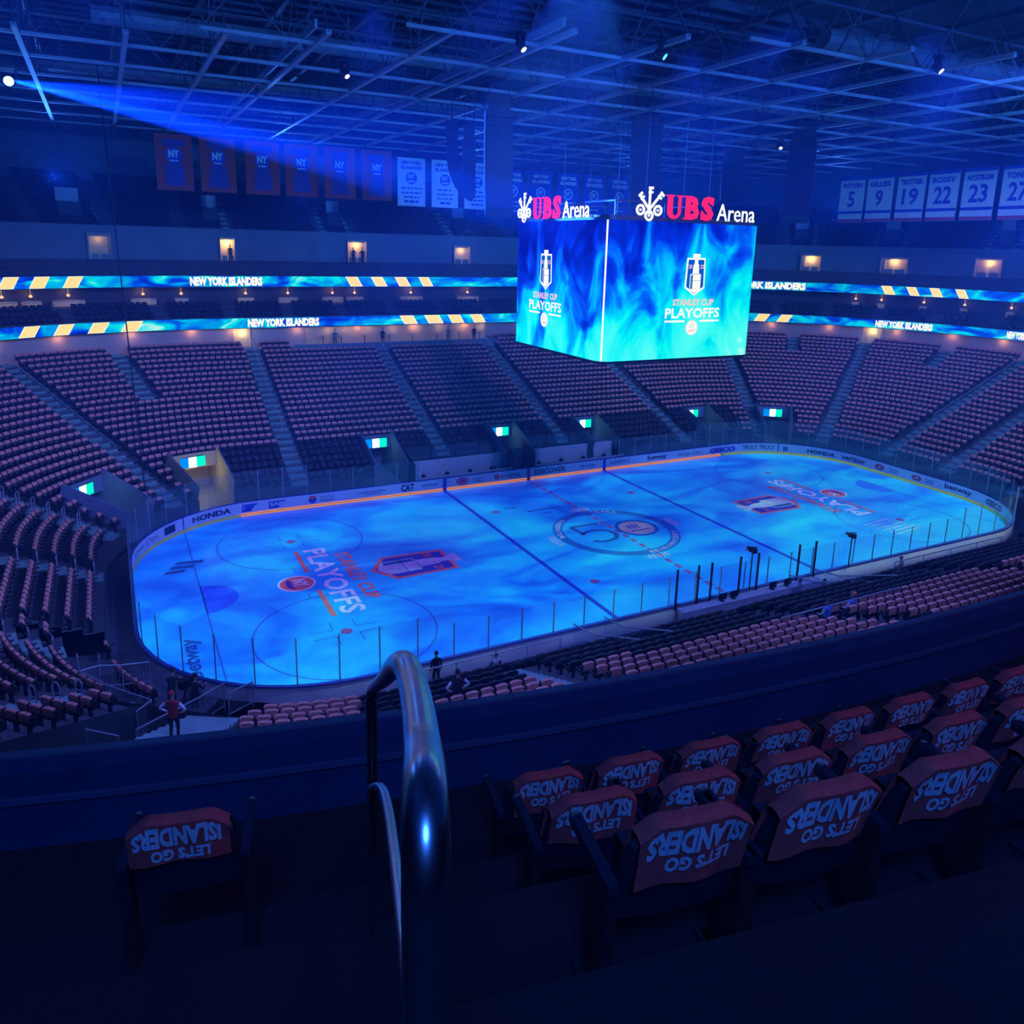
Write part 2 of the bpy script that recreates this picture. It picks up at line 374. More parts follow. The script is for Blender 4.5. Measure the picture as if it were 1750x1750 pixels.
on_ice('center_line', mb, P_RED)
for s in (-1, 1):
    mb = MB(); rect2(mb, F0, s*27.13-0.04, s*27.13+0.04, -11.2, 11.2); on_ice('goal_line', mb, P_THIN)
    mb = MB(); pts = [(s*27.13, -1.83)]+[(s*27.13-s*1.83*math.sin(a), -1.83*math.cos(a)) for a in np.linspace(0.0, math.pi, 20)][1:-1]+[(s*27.13, 1.83)]
    poly2(mb, F0, pts); on_ice('goal_crease', mb, P_CREASE)
    for t in (-1, 1):
        mb = MB(); cx, cy2 = s*21.03, t*6.71
        ring2(mb, F0, cx, cy2, 4.53, 4.62, 64)
        for q in (-1, 1):
            for w in (-1, 1):
                rect2(mb, F0, cx+q*0.6-0.03, cx+q*0.6+0.03, cy2+w*0.35, cy2+w*1.2); a, b2 = sorted((cx+q*0.6, cx+q*1.75)); rect2(mb, F0, a, b2, cy2+w*0.35-0.03, cy2+w*0.35+0.03)
            rect2(mb, F0, cx+q*0.8-0.03, cx+q*0.8+0.03, cy2+4.6, cy2+5.2); rect2(mb, F0, cx+q*0.8-0.03, cx+q*0.8+0.03, cy2-5.2, cy2-4.6)
        on_ice('faceoff_circle', mb, P_THIN)
        mb = MB(); disc2(mb, F0, cx, cy2, 0.3); on_ice('faceoff_spot', mb, P_RED)
        mb = MB(); disc2(mb, F0, s*6.1, t*6.71, 0.3); on_ice('faceoff_spot', mb, P_RED)
# ---- playoffs emblem, drawn once in its own x/y and laid on the ice or shown on a screen
SHIELD = [(0, 3.05), (-1.75, 4.15), (-1.6, 8.2), (1.6, 8.2), (1.75, 4.15)]
SHIELD_I = [(0, 3.35), (-1.5, 4.32), (-1.36, 7.95), (1.36, 7.95), (1.5, 4.32)]
CUP = [(-0.95, 3.95), (-0.95, 6.0), (-0.55, 6.15), (-0.5, 7.2), (-0.3, 7.5), (-0.3, 7.85), (-0.62, 8.3), (-0.62, 8.75), (0.62, 8.75), (0.62, 8.3), (0.3, 7.85), (0.3, 7.5), (0.5, 7.2), (0.55, 6.15), (0.95, 6.0), (0.95, 3.95), (0, 3.45)]
def emblem(fn, lift, part, m_rim, m_field, m_cup, m_shade, m_name, m_word, m_bar, m_disc, m_disc2, m_ny):
    def go(name, m, draw, k):
        mb = MB(); draw(mb, lambda x, y: fn(x, y, lift*k)); part(name, mb, m)
    go('emblem_shield', m_rim, lambda b, f: poly2(b, f, SHIELD), 1)
    if m_field: go('emblem_field', m_field, lambda b, f: poly2(b, f, SHIELD_I), 2)
    go('emblem_cup', m_cup, lambda b, f: poly2(b, f, CUP), 3)
    def shade(b, f):
        rect2(b, f, -0.85, -0.45, 4.0, 5.9); rect2(b, f, -0.95, 0.95, 6.0, 6.06); rect2(b, f, -0.95, 0.95, 5.1, 5.15)
    go('emblem_cup_shade', m_shade, shade, 4)
    def yr(b, f): text_uv(b, '20', f, -1.3, -0.72, 6.75, 7.3, 0.02); text_uv(b, '23', f, 0.72, 1.3, 6.75, 7.3, 0.02)
    go('emblem_year', m_name, yr, 4)
    go('emblem_name', m_name, lambda b, f: text_uv(b, 'STANLEY CUP', f, -3.6, 3.6, 1.7, 2.62, 0.035), 2)
    go('emblem_word', m_word, lambda b, f: text_uv(b, 'PLAYOFFS', f, -4.8, 4.8, 0, 1.4, 0.025), 2)
    def bars(b, f): rect2(b, f, -4.8, -1.35, -0.55, -0.28); rect2(b, f, 1.35, 4.8, -0.55, -0.28)
    go('emblem_bar', m_bar, bars, 2)
    go('emblem_disc', m_disc, lambda b, f: disc2(b, f, 0, -1.35, 1.08, 32), 2)
    go('emblem_disc_rim', m_ny, lambda b, f: ring2(b, f, 0, -1.35, 0.95, 1.08, 32), 3)
    go('emblem_disc_island', m_disc2, lambda b, f: poly2(b, f, [(-0.75, -1.75), (-0.3, -1.95), (0.4, -1.9), (0.8, -1.5), (0.2, -1.65), (-0.3, -1.6)]), 3)
    go('emblem_letters', m_ny, lambda b, f: text_uv(b, 'NY', f, -0.55, 0.5, -1.5, -0.75, 0.05), 4)
for ox, ang in ((-20.75, -math.pi/2), (20.3, math.pi/2)):  # emblem's projected picture put into flat decal colours on the ice
    c, s = math.cos(ang), math.sin(ang)
    fn = lambda x, y, z, c=c, s=s, ox=ox: (ox+c*x-s*y, s*x+c*y, 0.006+z)
    emblem(fn, 0.003, on_ice, P_ORANGE, P_NAVY, P_GREY, P_DARK, P_ORANGE, P_WHITE, P_ORANGE, P_ORANGE, P_NAVY, P_WHITE)
# ---- anniversary ring at centre ice
mb = MB(); F1 = icefn(-0.1, -0.2, 0, 0.006); F2 = icefn(-0.1, -0.2, 0, 0.009)
ring2(mb, F1, 0, 0, 3.75, 4.45, 72); on_ice('center_ring', mb, P_TEAL)
mb = MB(); 
def arc_text(mb, s, r, a_mid, h, wd, z, inward=False):
    n = len(s)
    for i, ch in enumerate(s):
        if ch == ' ': continue
        a = a_mid+(i-(n-1)/2)*wd/r*(1 if inward else -1); c, sn = math.cos(a), math.sin(a)
        up = (-c, -sn) if inward else (c, sn); rt = (-sn, c) if inward else (sn, -c)
        o = (-0.1+c*(r)+0, -0.2+sn*r)
        fn = lambda x, y, o=o, up=up, rt=rt: (o[0]+rt[0]*x+up[0]*y, o[1]+rt[1]*x+up[1]*y, z)
        text_uv(mb, ch, fn, -wd*0.38, wd*0.38, -h/2, h/2, 0.03)
arc_text(mb, 'ISLANDERS', 4.1, math.radians(150), 0.38, 0.42, 0.009); arc_text(mb, 'HOCKEY', 4.1, math.radians(-40), 0.38, 0.42, 0.009, True); arc_text(mb, 'YEARS', 4.1, math.radians(70), 0.38, 0.42, 0.009); arc_text(mb, 'SEASON', 4.1, math.radians(-75), 0.38, 0.42, 0.009, True)
on_ice('center_ring_letters', mb, P_GREY)
mb = MB()
for a0 in (180, 0, 90, -90):
    for k in range(-2, 3):
        a = math.radians(a0)+k*0.07
        poly2(mb, F1, [(4.6*math.cos(a-0.02), 4.6*math.sin(a-0.02)), (5.15*math.cos(a-0.018), 5.15*math.sin(a-0.018)), (5.15*math.cos(a+0.018), 5.15*math.sin(a+0.018)), (4.6*math.cos(a+0.02), 4.6*math.sin(a+0.02))])
on_ice('center_ray', mb, P_GREY)
mb = MB()
poly2(mb, F2, [(-0.35, 2.0), (-2.55, 2.0), (-2.75, 1.72), (-0.35, 1.68)]); poly2(mb, F2, [(-2.75, 1.8), (-2.42, 1.8), (-2.3, 0.35), (-2.62, 0.45)])
ring2(mb, F2, -1.55, -0.3, 0.95, 1.25, 24, 0, math.radians(150), math.radians(-140), 1.1, 0.95)
on_ice('center_digit_five', mb, P_DARK)
mb = MB(); ring2(mb, F2, 1.75, 0, 1.3, 1.55, 40); on_ice('center_digit_zero', mb, P_DARK)
mb = MB(); disc2(mb, F1, 1.75, 0, 1.25, 32); on_ice('center_team_disc', mb, P_GOLD)
mb = MB(); text_uv(mb, 'NY', F2, 1.2, 2.25, -0.1, 0.65, 0.05); rect2(mb, F2, 1.0, 2.5, -0.55, -0.4); on_ice('center_team_letters', mb, P_NAVY)
# ---- advertising painted on the ice
mb = MB(); text_uv(mb, 'betway', icefn(-27.75, -8.3, math.pi/2, 0.006), 0, 4.0, 0, 1.0, 0.03, 0.1); on_ice('ice_advert', mb, P_DARK)
mb = MB(); Fq = icefn(-28.9, 4.3, math.radians(62), 0.006)
for k in range(3): poly2(mb, Fq, [(0.75*k, 0), (0.75*k+0.5, 0), (0.75*k+1.0, -1.0-0.25*k), (0.75*k+0.5, -1.0-0.25*k)])
on_ice('ice_advert', mb, P_DARK)
mb = MB(); Fr = icefn(18.9, -7.6, 0, 0.006)
for k in range(6): poly2(mb, Fr, [(-1.5+0.12*k, 1.2-0.45*k), (1.6+0.1*k, 1.5-0.45*k), (1.65+0.1*k, 1.38-0.45*k), (-1.5+0.12*k, 1.08-0.45*k)])
on_ice('ice_advert', mb, P_GREY)
mb = MB(); Fs = icefn(-3.6, 7.0, 0, 0.006); rect2(mb, Fs, -1.6, -0.6, 0, 0.18); rect2(mb, Fs, -0.3, 2.6, -1.2, -1.02); rect2(mb, Fs, 0.6, 1.4, -2.0, -1.8); on_ice('ice_scuff', mb, P_DARK)
# ================================================================== dasher boards and glass
boards = empty('dasher_boards'); tag(boards, 'white dasher boards with adverts and clear glass ringing the ice', 'rink boards')
mb = MB(); sweep(mb, [(0, 0), (0.12, 0), (0.12, 1.04), (0, 1.04)], closed_prof=True, straight=4); mb.build('board_wall', BOARD, boards)
CAP = mat('blue_cap_rail', (0.03, 0.06, 0.32), 0.4, var=0.05)
mb = MB(); sweep(mb, [(-0.02, 1.04), (0.16, 1.04), (0.16, 1.10), (-0.02, 1.10)], closed_prof=True, straight=4); mb.build('cap_rail', CAP, boards)
KICK = mat('yellow_kickplate', (1.0, 0.75, 0.10), 0.4, var=0.05)
mb = MB(); sweep(mb, [(-0.012, 0.0), (-0.012, 0.22)], straight=4); mb.build('kickplate', KICK, boards)
GLOW_O = emit('orange_kick_glow', (1.0, 0.29, 0.12), 0.85); GLOW_Y = emit('yellow_kick_glow', (0.32, 0.60, 0.22), 0.42)  # kickplate's lit look put in as glowing bands laid over it
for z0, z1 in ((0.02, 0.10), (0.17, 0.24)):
    mb = MB(); sweep(mb, [(-0.02, z0), (-0.02, z1)], -1.6, 43.0, straight=4); mb.build('orange_kick_glow', GLOW_O, boards)
mb = MB(); sweep(mb, [(-0.02, 0.04), (-0.02, 0.22)], 43.4, 70.5, straight=4); mb.build('yellow_kick_glow', GLOW_Y, boards)
def bfn(u, z, off=0.016): return P(u, -off, z)
def board_ad(txt, u0, u1, z0=0.42, z1=0.86, m=INK, bold=0.02, shear=0.0):
    mb = MB(); text_uv(mb, txt, bfn, u0, u1, z0, z1, bold, shear); return mb.build('advert', m, boards)
for a in [('Great Clips', 147.6, 151.1, 0.4, 0.85, INK, 0.0, 0.2), ('HONDA', 154.2, 157.1, 0.42, 0.84, INK, 0.05), ('CAT', 10.65, 11.75, 0.36, 0.94, INK, 0.05),
          ('DISCOVER', 22.5, 25.6, 0.42, 0.86, INK, 0.03), ('betway', 34.3, 36.5, 0.36, 0.9, INK, 0.03), ('Great Clips', 37.75, 40.7, 0.42, 0.8, INK, 0.0, 0.2),
          ('GEICO', 41.6, 44.8, 0.34, 0.86, INKB, 0.07), ('TRULY TRULY', 45.6, 48.9, 0.42, 0.84, INK, 0.02), ('HONDA', 51.9, 54.5, 0.38, 0.78, INK, 0.05),
          ('verizon', 55.1, 57.5, 0.38, 0.86, INK, 0.03), ('betway', 65.4, 67.9, 0.34, 0.9, INK, 0.03), ('GEICO', 69.4, 71.6, 0.36, 0.86, INK, 0.05),
          ('PEPSI', 4.35, 5.4, 0.6, 0.82, INKG, 0.0)]: board_ad(*a)
for u0, u1 in ((157.85, 159.0), (0.65, 1.85)):
    mb = MB(); poly2(mb, lambda x, y: bfn(x, y, 0.014), [(u0, 0.34), (u0+(u1-u0)*0.55, 0.34), (u1, 0.88), (u0, 0.88)]); mb.build('advert', INKB, boards)
    mb = MB(); text_uv(mb, 'SAP', lambda x, y: bfn(x, y, 0.024), u0+0.06, u0+0.85*(u1-u0), 0.5, 0.8, 0.05); mb.build('advert', BOARD, boards)
mb = MB(); poly2(mb, bfn, [(151.75, 0.36), (152.75, 0.36), (152.75, 0.88), (151.75, 0.88)]); mb.build('advert', INK, boards)
mb = MB(); text_uv(mb, 'upm', lambda x, y: bfn(x, y, 0.02), 151.85, 152.65, 0.48, 0.76, 0.04); mb.build('advert', BOARD, boards)
mb = MB(); disc2(mb, bfn, 3.8, 0.63, 0.3, 24); mb.build('advert', INKB, boards)
mb = MB(); ring2(mb, lambda x, y: bfn(x, y, 0.02), 3.8, 0.63, 0.0, 0.3, 16, 0, 0.2, 2.9); mb.build('advert', INKR, boards)
mb = MB(); ring2(mb, bfn, 15.85, 0.63, 0.28, 0.4, 28, sx=1.3, sy=0.8); mb.build('advert', INKR, boards)
mb = MB(); disc2(mb, bfn, 15.85, 0.63, 0.2, 16, sx=1.6); mb.build('advert', INKR, boards)
mb = MB(); ring2(mb, bfn, 59.1, 0.6, 0.1, 0.32, 28, sx=1.6, sy=0.8); mb.build('advert', INKR, boards); mb = MB(); ring2(mb, bfn, 62.8, 0.6, 0.1, 0.3, 28, sx=1.6, sy=0.8); mb.build('advert', INKR, boards)
def smudge(mb, u0, u1, z0, z1):
    """lettering too blurred to read in the photograph: a row of short uneven strokes"""
    r = random.Random(int(u0*100)); u = u0
    while u < u1-0.06:
        w = r.uniform(0.05, 0.12); rect2(mb, bfn, u, u+w, z0+r.choice((0, 0, 0.06)), z1-r.choice((0, 0, 0.08))); u += w+r.uniform(0.05, 0.09)
mb = MB()   # two-line small print, too small to read in the photograph
for u0, u1 in ((4.35, 5.4),): rect2(mb, bfn, u0, u1, 0.44, 0.52)
for u0, u1 in ((7.25, 9.4),): rect2(mb, bfn, u0, u1, 0.64, 0.72, nx=2); rect2(mb, bfn, u0+0.5, u1-0.3, 0.46, 0.53)
for u0, u1 in ((12.4, 13.75),): rect2(mb, bfn, u0, u1, 0.6, 0.7)
for u0, u1 in ((16.85, 17.7), (60.1, 61.0), (63.6, 64.5)): rect2(mb, bfn, u0, u1, 0.66, 0.74); rect2(mb, bfn, u0, u1, 0.46, 0.54)
smudge(mb, 27.0, 28.8, 0.5, 0.8); smudge(mb, 30.2, 32.3, 0.5, 0.82)
for u0, u1 in ((49.65, 50.1),): rect2(mb, bfn, u0, u1, 0.36, 0.78)
SM = mb; SM.build('small_print', INKG, boards)['kind'] = 'stuff'
mb = MB(); rect2(mb, bfn, 18.75, 19.15, 0.44, 0.84); smudge(mb, 19.3, 21.2, 0.46, 0.8); mb.build('advert', INKR, boards)
for u, m in ((14.33, P_BLUE), (29.57, P_BLUE), (21.95, INKR), (153.45, INKB), (49.2, INKB)):
    mb = MB(); w = 0.16 if u in (14.33, 29.57, 21.95) else 0.05; rect2(mb, lambda x, y: bfn(x, y, 0.022), u-w, u+w, 0.0, 1.04); mb.build('board_line', m, boards)
# glass: one pane per bay, one post per joint; higher at the two ends
npane = 92; us = [LT*i/npane for i in range(npane)]
def gtop(u):
    x = P(u, 0)[0]; return 3.3 if abs(x) > 18.0 else 2.75
def bench_gap(u): return 12.0 < u < 31.5 or False
POST = mat('glass_post', (0.25, 0.32, 0.42), 0.4, 0.3, var=0.0)
for i in range(npane):
    u0, u1 = us[i], us[i]+LT/npane; um = (u0+u1)/2
    if 12.2 < um < 31.8: z1 = None
    else: z1 = gtop(um)
    if z1:
        mb = MB(); sweep(mb, [(0.065, 1.10), (0.065, z1)], u0+0.02, u1-0.02, straight=4, arc=0.9); mb.build('glass_pane', GLASS, boards)
    mb = MB(); mb.beam(P(u0, 0.085, 1.08), P(u0, 0.085, (max(gtop(u0-0.1), gtop(u0+0.1)) if not 13 < u0 < 31 else 1.12)), 0.05, 0.05); mb.build('glass_post', POST, boards)
# ================================================================== THE BOWL
PITCH = 0.54
def drow(k): return 1.9+0.84*k
def zrow(k): return 1.35+0.335*k
def nearside(u): return 79.0 < u % LT < 136.6
def zr(k, u):
    return {0: 0.10, 1: 0.35, 2: 1.50, 3: 2.10}.get(k, zrow(k)) if nearside(u) else zrow(k)
def dr(k, u): return 1.3 if k == 0 and nearside(u) else drow(k)
NROW = 24
# aisles of the lower bowl (position along the rink edge, first row, last row, half width)
AISLES = [(3.3, 0, 23, .62), (15.6, 0, 23, .62), (27.3, 0, 23, .62), (40.0, 0, 23, .62), (48.0, 0, 23, .6), (52.8, 0, 23, .6), (58.3, 0, 23, .6),
          (64.2, 0, 23, .6), (70.0, 0, 23, .6), (76.0, 0, 23, .6), (84.0, 0, 23, .62), (96.2, 0, 23, .62), (107.5, 0, 23, .62), (119.0, 0, 23, .62),
          (131.0, 0, 23, .6), (135.4, 0, 23, .6), (143.3, 0, 23, .6), (148.95, 0, 23, .6), (154.2, 0, 23, .6),
          (50.5, 19, 23, .6), (55.3, 18, 23, .6), (156.7, 14, 23, .6)]
# lower entrances cut in the front rows: (u, half width, rows cut)
VOMS = [(151.4, 1.1, 5), (156.7, 1.1, 5), (10.4, 1.3, 5), (21.8, 1.3, 5), (30.6, 1.3, 5), (43.6, 1.2, 5), (49.3, 1.1, 5), (128.2, 1.3, 12), (113.1, 0.8, 6), (99.3, 0.9, 6), (21.9, 10.3, 2), (129.0, 2.0, 4)]
def cut_at(u, k):
    for c, hw, n in VOMS:
        if k < n and abs((u-c+LT/2) % LT-LT/2) < hw: return True
    return False
FLOORC = mat('arena_floor', (0.13, 0.16, 0.2), 0.8, var=0.15, scale=1)
mb = MB(); sweep(mb, [(0.12, 0.0), (4.0, 0.0), (26.0, -0.02)], straight=8); struct(mb.build('floor', FLOORC))
def open_ranges(n_cut_rows_at):
    """stretches of the ring that no entrance interrupts"""
    cuts = sorted(((c-hw) % LT, (c-hw) % LT+2*hw) for c, hw, n in VOMS if n_cut_rows_at < n)
    out = []; m = []
    for a, b in cuts:
        if m and a <= m[-1][1]: m[-1][1] = max(m[-1][1], b)
        else: m.append([a, b])
    cuts = m
    for i, (a, b) in enumerate(cuts):
        nxt = cuts[(i+1) % len(cuts)][0]+(LT if i == len(cuts)-1 else 0); out.append((b, nxt))
    return out
mb = MB()
for k in range(NROW):
    d0 = drow(k)-0.50; d1 = d0+0.84
    for a, b in (open_ranges(k) or [(0.0, LT)]):
        cuts = sorted([a, b]+[x+w for x in (79.0, 136.6) for w in (0, LT) if a < x+w < b])
        for p, q in zip(cuts[:-1], cuts[1:]):
            m = (p+q)/2; z = zr(k, m); zz = zr(k-1, m) if k else 0.0; e0 = 0.75 if (k == 0 and nearside(m)) else d0
            sweep(mb, [(e0, zz), (e0, z), (d1, z)], p, q, straight=6)
TERR = mat('terrace_concrete', (0.075, 0.085, 0.10), 0.85, var=0.2, scale=1.5)
struct(mb.build('terrace_lower', TERR))
# cheek walls, back wall and landing of every lower entrance
VWALL = mat('entrance_wall', (0.15, 0.20, 0.30), 0.75, var=0.12, scale=1)
CREAMV = mat('cream_entrance_wall', (0.34, 0.31, 0.22), 0.75, var=0.12, scale=1)
for c, hw, n in VOMS:
    mb = MB(); d1 = drow(n)-0.5; zt = zrow(n); bk = 2.5 if n > 3 else 0.0
    for s in (-1, 1):
        pr = [(drow(0)-0.5, 0.0), (d1+bk, 0.0)]+[(d1+bk, zt+0.0)]+[(drow(k)-0.5, zr(k, c)+0.05) for k in range(n, -1, -1)]
        mb.poly([P(c+s*hw, d, z) for d, z in pr]); mb.poly([P(c+s*(hw+0.06), d, z+0.12) for d, z in pr][::-1])
        if n == 5:
         for k in range(n): mb.beam(P(c+s*hw, drow(k)-0.5, zrow(k)+0.55), P(c+s*hw, drow(k+1)-0.5, zrow(k+1)+0.55), 0.1, 1.1)
    if n == 4: bk = 0.0
    mb.poly([P(c-hw, d1+bk, 0), P(c+hw, d1+bk, 0), P(c+hw, d1+bk, zt), P(c-hw, d1+bk, zt)])
    mb.poly([P(c-hw, d1-0.0, zt), P(c+hw, d1, zt), P(c+hw, d1+bk, zt), P(c-hw, d1+bk, zt)])
    if n == 5: sbox(mb, c-hw, c+hw, d1-0.12, d1, zt-0.45, zt+0.65)
    zf = 0.35
    mb.poly([P(c-hw, 0.2, zf), P(c+hw, 0.2, zf), P(c+hw, d1+bk, zf), P(c-hw, d1+bk, zf)])
    struct(mb.build('trim_entrance', CONC_D if n in (12, 4) else CREAMV if c == 156.7 else VWALL))
# stairs of the aisles: pale half-height steps
for u, k0, k1, hw in AISLES:
    mb = MB()
    for k in range(k0, k1+1):
        if cut_at(u, k): continue
        sc = R_/(R_+drow(k)) if int(np.searchsorted(BR, u % LT, side='right')-1) % 2 else 1.0
        w = hw*sc; z = zr(k, u)
        if nearside(u) and k < 2: continue
        sbox(mb, u-w, u+w, drow(k)-0.52, drow(k)+0.32, z-0.02, z+0.02)
        sbox(mb, u-w, u+w, drow(k)-0.10, drow(k)+0.34, z+0.02, z+0.17)
    if mb.v: struct(mb.build('trim_stair', STAIR))
# the broad stair climbing through the corner opening
mb = MB()
for k in range(2, 12):
    sbox(mb, 127.15, 128.35, drow(k)-0.52, drow(k)+0.32, 0.3, zr(k, 128)+0.02); sbox(mb, 127.15, 128.35, drow(k)-0.10, drow(k)+0.34, zr(k, 128)+0.02, zr(k, 128)+0.17)
struct(mb.build('trim_stair', STAIR))
# ---- back of the lower bowl, suite level, upper bowl
mb = MB(); sweep(mb, [(drow(23)+0.34, zrow(23)), (23.0, zrow(23)), (23.0, 11.05)], straight=8); struct(mb.build('wall_concourse', WALLG))
DSOF = mat('soffit_paint', (0.06, 0.07, 0.09), 0.8, var=0.1)
mb = MB(); sweep(mb, [(23.0, 11.05), (22.12, 11.02), (22.12, 12.0), (22.45, 12.05), (22.45, 11.2)], straight=8, arc=0.25)
sweep(mb, [(22.45, 11.2)]+[q for j in range(4) for q in ((22.6+0.95*j, 11.2+0.42*j), (23.5+0.95*j-0.02, 11.2+0.42*j), (23.55+0.95*j, 11.62+0.42*j))]+[(28.2, 12.9)], straight=8, arc=0.25)
struct(mb.build('terrace_suite', DSOF))
mb = MB(); sweep(mb, [(28.2, 12.9), (28.2, 14.75)], straight=8); struct(mb.build('wall_suite', DARK))
mb = MB(); sweep(mb, [(28.2, 14.75), (25.4, 14.68), (25.4, 15.70), (25.4, 15.78), (25.6, 15.78), (25.6, 15.2)], straight=8, arc=0.25)
UD = [26.6+0.9*j for j in range(4)]; UZ = [15.2+0.56*j for j in range(4)]
pr = [(25.6, 15.2)]
for j in range(4): pr += [(UD[j]+0.35, UZ[j]), (UD[j]+0.36, (UZ+[UZ[3]+0.2])[j+1])]
mb2 = MB(); sweep(mb2, pr+[(31.0, pr[-1][1])], 136-LT, 112, straight=8); struct(mb2.build('terrace_upper_front', TERR))
struct(mb.build('wall_parapet', PARA))
# upper wall with the entrances: on the near side it stays behind the camera
CU0, CU1 = 110.0, 138.0
mb = MB(); sweep(mb, [(31.0, 16.9), (31.0, 20.05), (30.9, 20.05), (30.9, 20.25), (31.3, 20.25), (31.3, 19.6)], CU1-LT, CU0, straight=8); struct(mb.build('wall_upper', WALLP))
TD = [31.9+0.84*j for j in range(11)]; TZ = [19.7+0.5*j for j in range(11)]
pr = [(31.3, 19.6)]
for j in range(11): pr += [(TD[j]-0.45, TZ[j]), (TD[j]+0.38, TZ[j])]
pr += [(41.5, TZ[-1])]
TERR2 = mat('upper_terrace_concrete', (0.05, 0.06, 0.075), 0.85, var=0.2, scale=1.5)
mb = MB(); sweep(mb, pr, CU1-LT, CU0, straight=8); struct(mb.build('terrace_upper', TERR2))
mb = MB(); sweep(mb, [(41.5, TZ[-1]), (41.5, 27.0), (41.0, 27.0), (41.0, 27.6), (42.0, 33.5)], CU1-LT, CU0, straight=8); struct(mb.build('wall_back', mat('back_wall_paint', (0.10, 0.15, 0.22), 0.8, var=0.2, scale=0.3)))
# ---- roof: deck, trusses in both directions
mb = MB(); mb.poly([(-75, -14, 33.5), (75, -14, 33.5), (75, 62, 33.5), (-75, 62, 33.5)]); mb.box((-75, -62, 33.2), (75, -14, 33.6)); struct(mb.build('ceiling', DECK))
def steel_edge(x):
    """the roof steel nearer than this is out of sight above the picture"""
    return float(np.interp(x, [-45, -28, -10, 0, 20, 50], [8, 3, -9, -13, -20.5, -27]))
XS = [-38.2, -33.4, -28.6, -24.3, -20.0, -15.0, -10.2, -5.25, 0.0, 5.15, 10.2, 15.8, 21.0, 26.2, 31.4, 36.6, 41.8]
for i, x in enumerate(XS):
    mb = MB(); y0, y1 = steel_edge(x), 50.0
    mb.beam((x, y0, 29), (x, y1, 29), 0.26, 0.22); mb.beam((x, y0, 32.6), (x, y1, 32.6), 0.3, 0.3, 1)
    ys = np.arange(y0, y1+0.1, 5.0)
    for j, y in enumerate(ys[:-1]):
        mb.beam((x, y, 29), (x, y+2.5, 32.6), 0.08, 0.08, 1); mb.beam((x, y+2.5, 32.6), (x, y+5, 29), 0.08, 0.08, 1)
    if i in (4, 6): mb.beam((x-0.6, y0, 29.3), (x-0.6, y1, 29.3), 0.12, 0.4)
    struct(mb.build('beam_truss', [STEEL, STEEL_SHADE]))
for i, y in enumerate([-12.2, -5.6, 0.2, 6.2, 11.8, 17.7, 23.5, 29.4, 35.3, 41.0]):
    xa = -46 if y > 8 else float(np.interp(-y, [-8, -5.5, 6.5, 10.5, 18, 24], [-40, -33, -16, -7, 12, 44]))
    mb = MB(); mb.beam((xa, y, 29.0), (50, y, 29.0), 0.16, 0.16)
    for x in np.arange(xa, 46.5, 4.0): mb.beam((x, y, 29), (x+2, y, 31.2), 0.05, 0.05, 1); mb.beam((x+2, y, 31.2), (x+4, y, 29), 0.05, 0.05, 1)
    mb.beam((xa, y, 31.2), (50, y, 31.2), 0.12, 0.12, 1)
    struct(mb.build('beam_purlin', [STEEL, STEEL_SHADE]))
mb = MB()
for y in np.arange(-4, 52, 1.6): mb.beam((-48, y, 33.1), (52, y, 33.1), 0.10, 0.5)
struct(mb.build('beam_joists', DECK))
DUCT = mat('duct_sheet_metal', (0.16, 0.2, 0.26), 0.5, 0.3, var=0.15, scale=1)
for y, x0, x1, z in [(9.0, -30, 36, 31.0), (26, -34, 44, 31.2), (-8.5, 6, 40, 30.9), (38.5, -36, 40, 31.2)]:
    mb = MB(); mb.tube([(x0, y, z), (x1, y, z)], 0.55, 12)
    for x in np.arange(x0+2, x1, 4): mb.lathe([(0.6, -0.06), (0.6, 0.06)], 12, (0, 0, 0)) if False else mb.beam((x, y-0.62, z), (x, y-0.62, 33), 0.05, 0.05)
    o = mb.build('beam_duct', DUCT); struct(o)
# ================================================================== SEATS
def to_px(p):
    d = CB@(np.array(p)-CAM)
    return (875+FPX*d[0]/d[2], 731-FPX*d[1]/d[2], d[2]) if d[2] > 0.05 else (-9e3, -9e3, d[2])
def dist_out(x, y):
    ax, ay = abs(x)-S_, abs(y)-T_
    return (math.hypot(ax, ay) if ax > 0 and ay > 0 else max(ax, ay))-R_
def over_parapet(p, slack=0.0):
    """can the point be seen over the near parapet"""
    a = CAM; q = np.array(p); 
    if dist_out(q[0], q[1]) > 25.0: return True
    lo, hi = 0.0, 1.0
    for _ in range(24):
        m = (lo+hi)/2; c = a+(q-a)*m
        if dist_out(c[0], c[1]) > 25.5: lo = m
        else: hi = m
    return (a+(q-a)*lo)[2] > 15.80-slack
def seat_low():
    mb = MB(); t = 0.09
    out = [(-0.235, 0.40), (0.235, 0.40), (0.24, 0.72), (0.21, 0.83), (0.12, 0.87), (-0.12, 0.87), (-0.21, 0.83), (-0.24, 0.72)]
    f = [(x, 0.02-(z-0.4)*0.22, z) for x, z in out]; bk = [(x, y-t, z) for x, y, z in f]; n = len(out)
    mb.add(f+bk, [tuple(range(n))[::-1], tuple(n+i for i in range(n))]+[(i, (i+1) % n, n+(i+1) % n, n+i) for i in range(n)])
    mb.box((-0.22, 0.02, 0.40), (0.22, 0.11, 0.70)); mb.box((-0.03, -0.08, 0.0), (0.03, 0.06, 0.42))
    mb.box((-0.275, -0.06, 0.52), (-0.245, 0.28, 0.60)); return mb
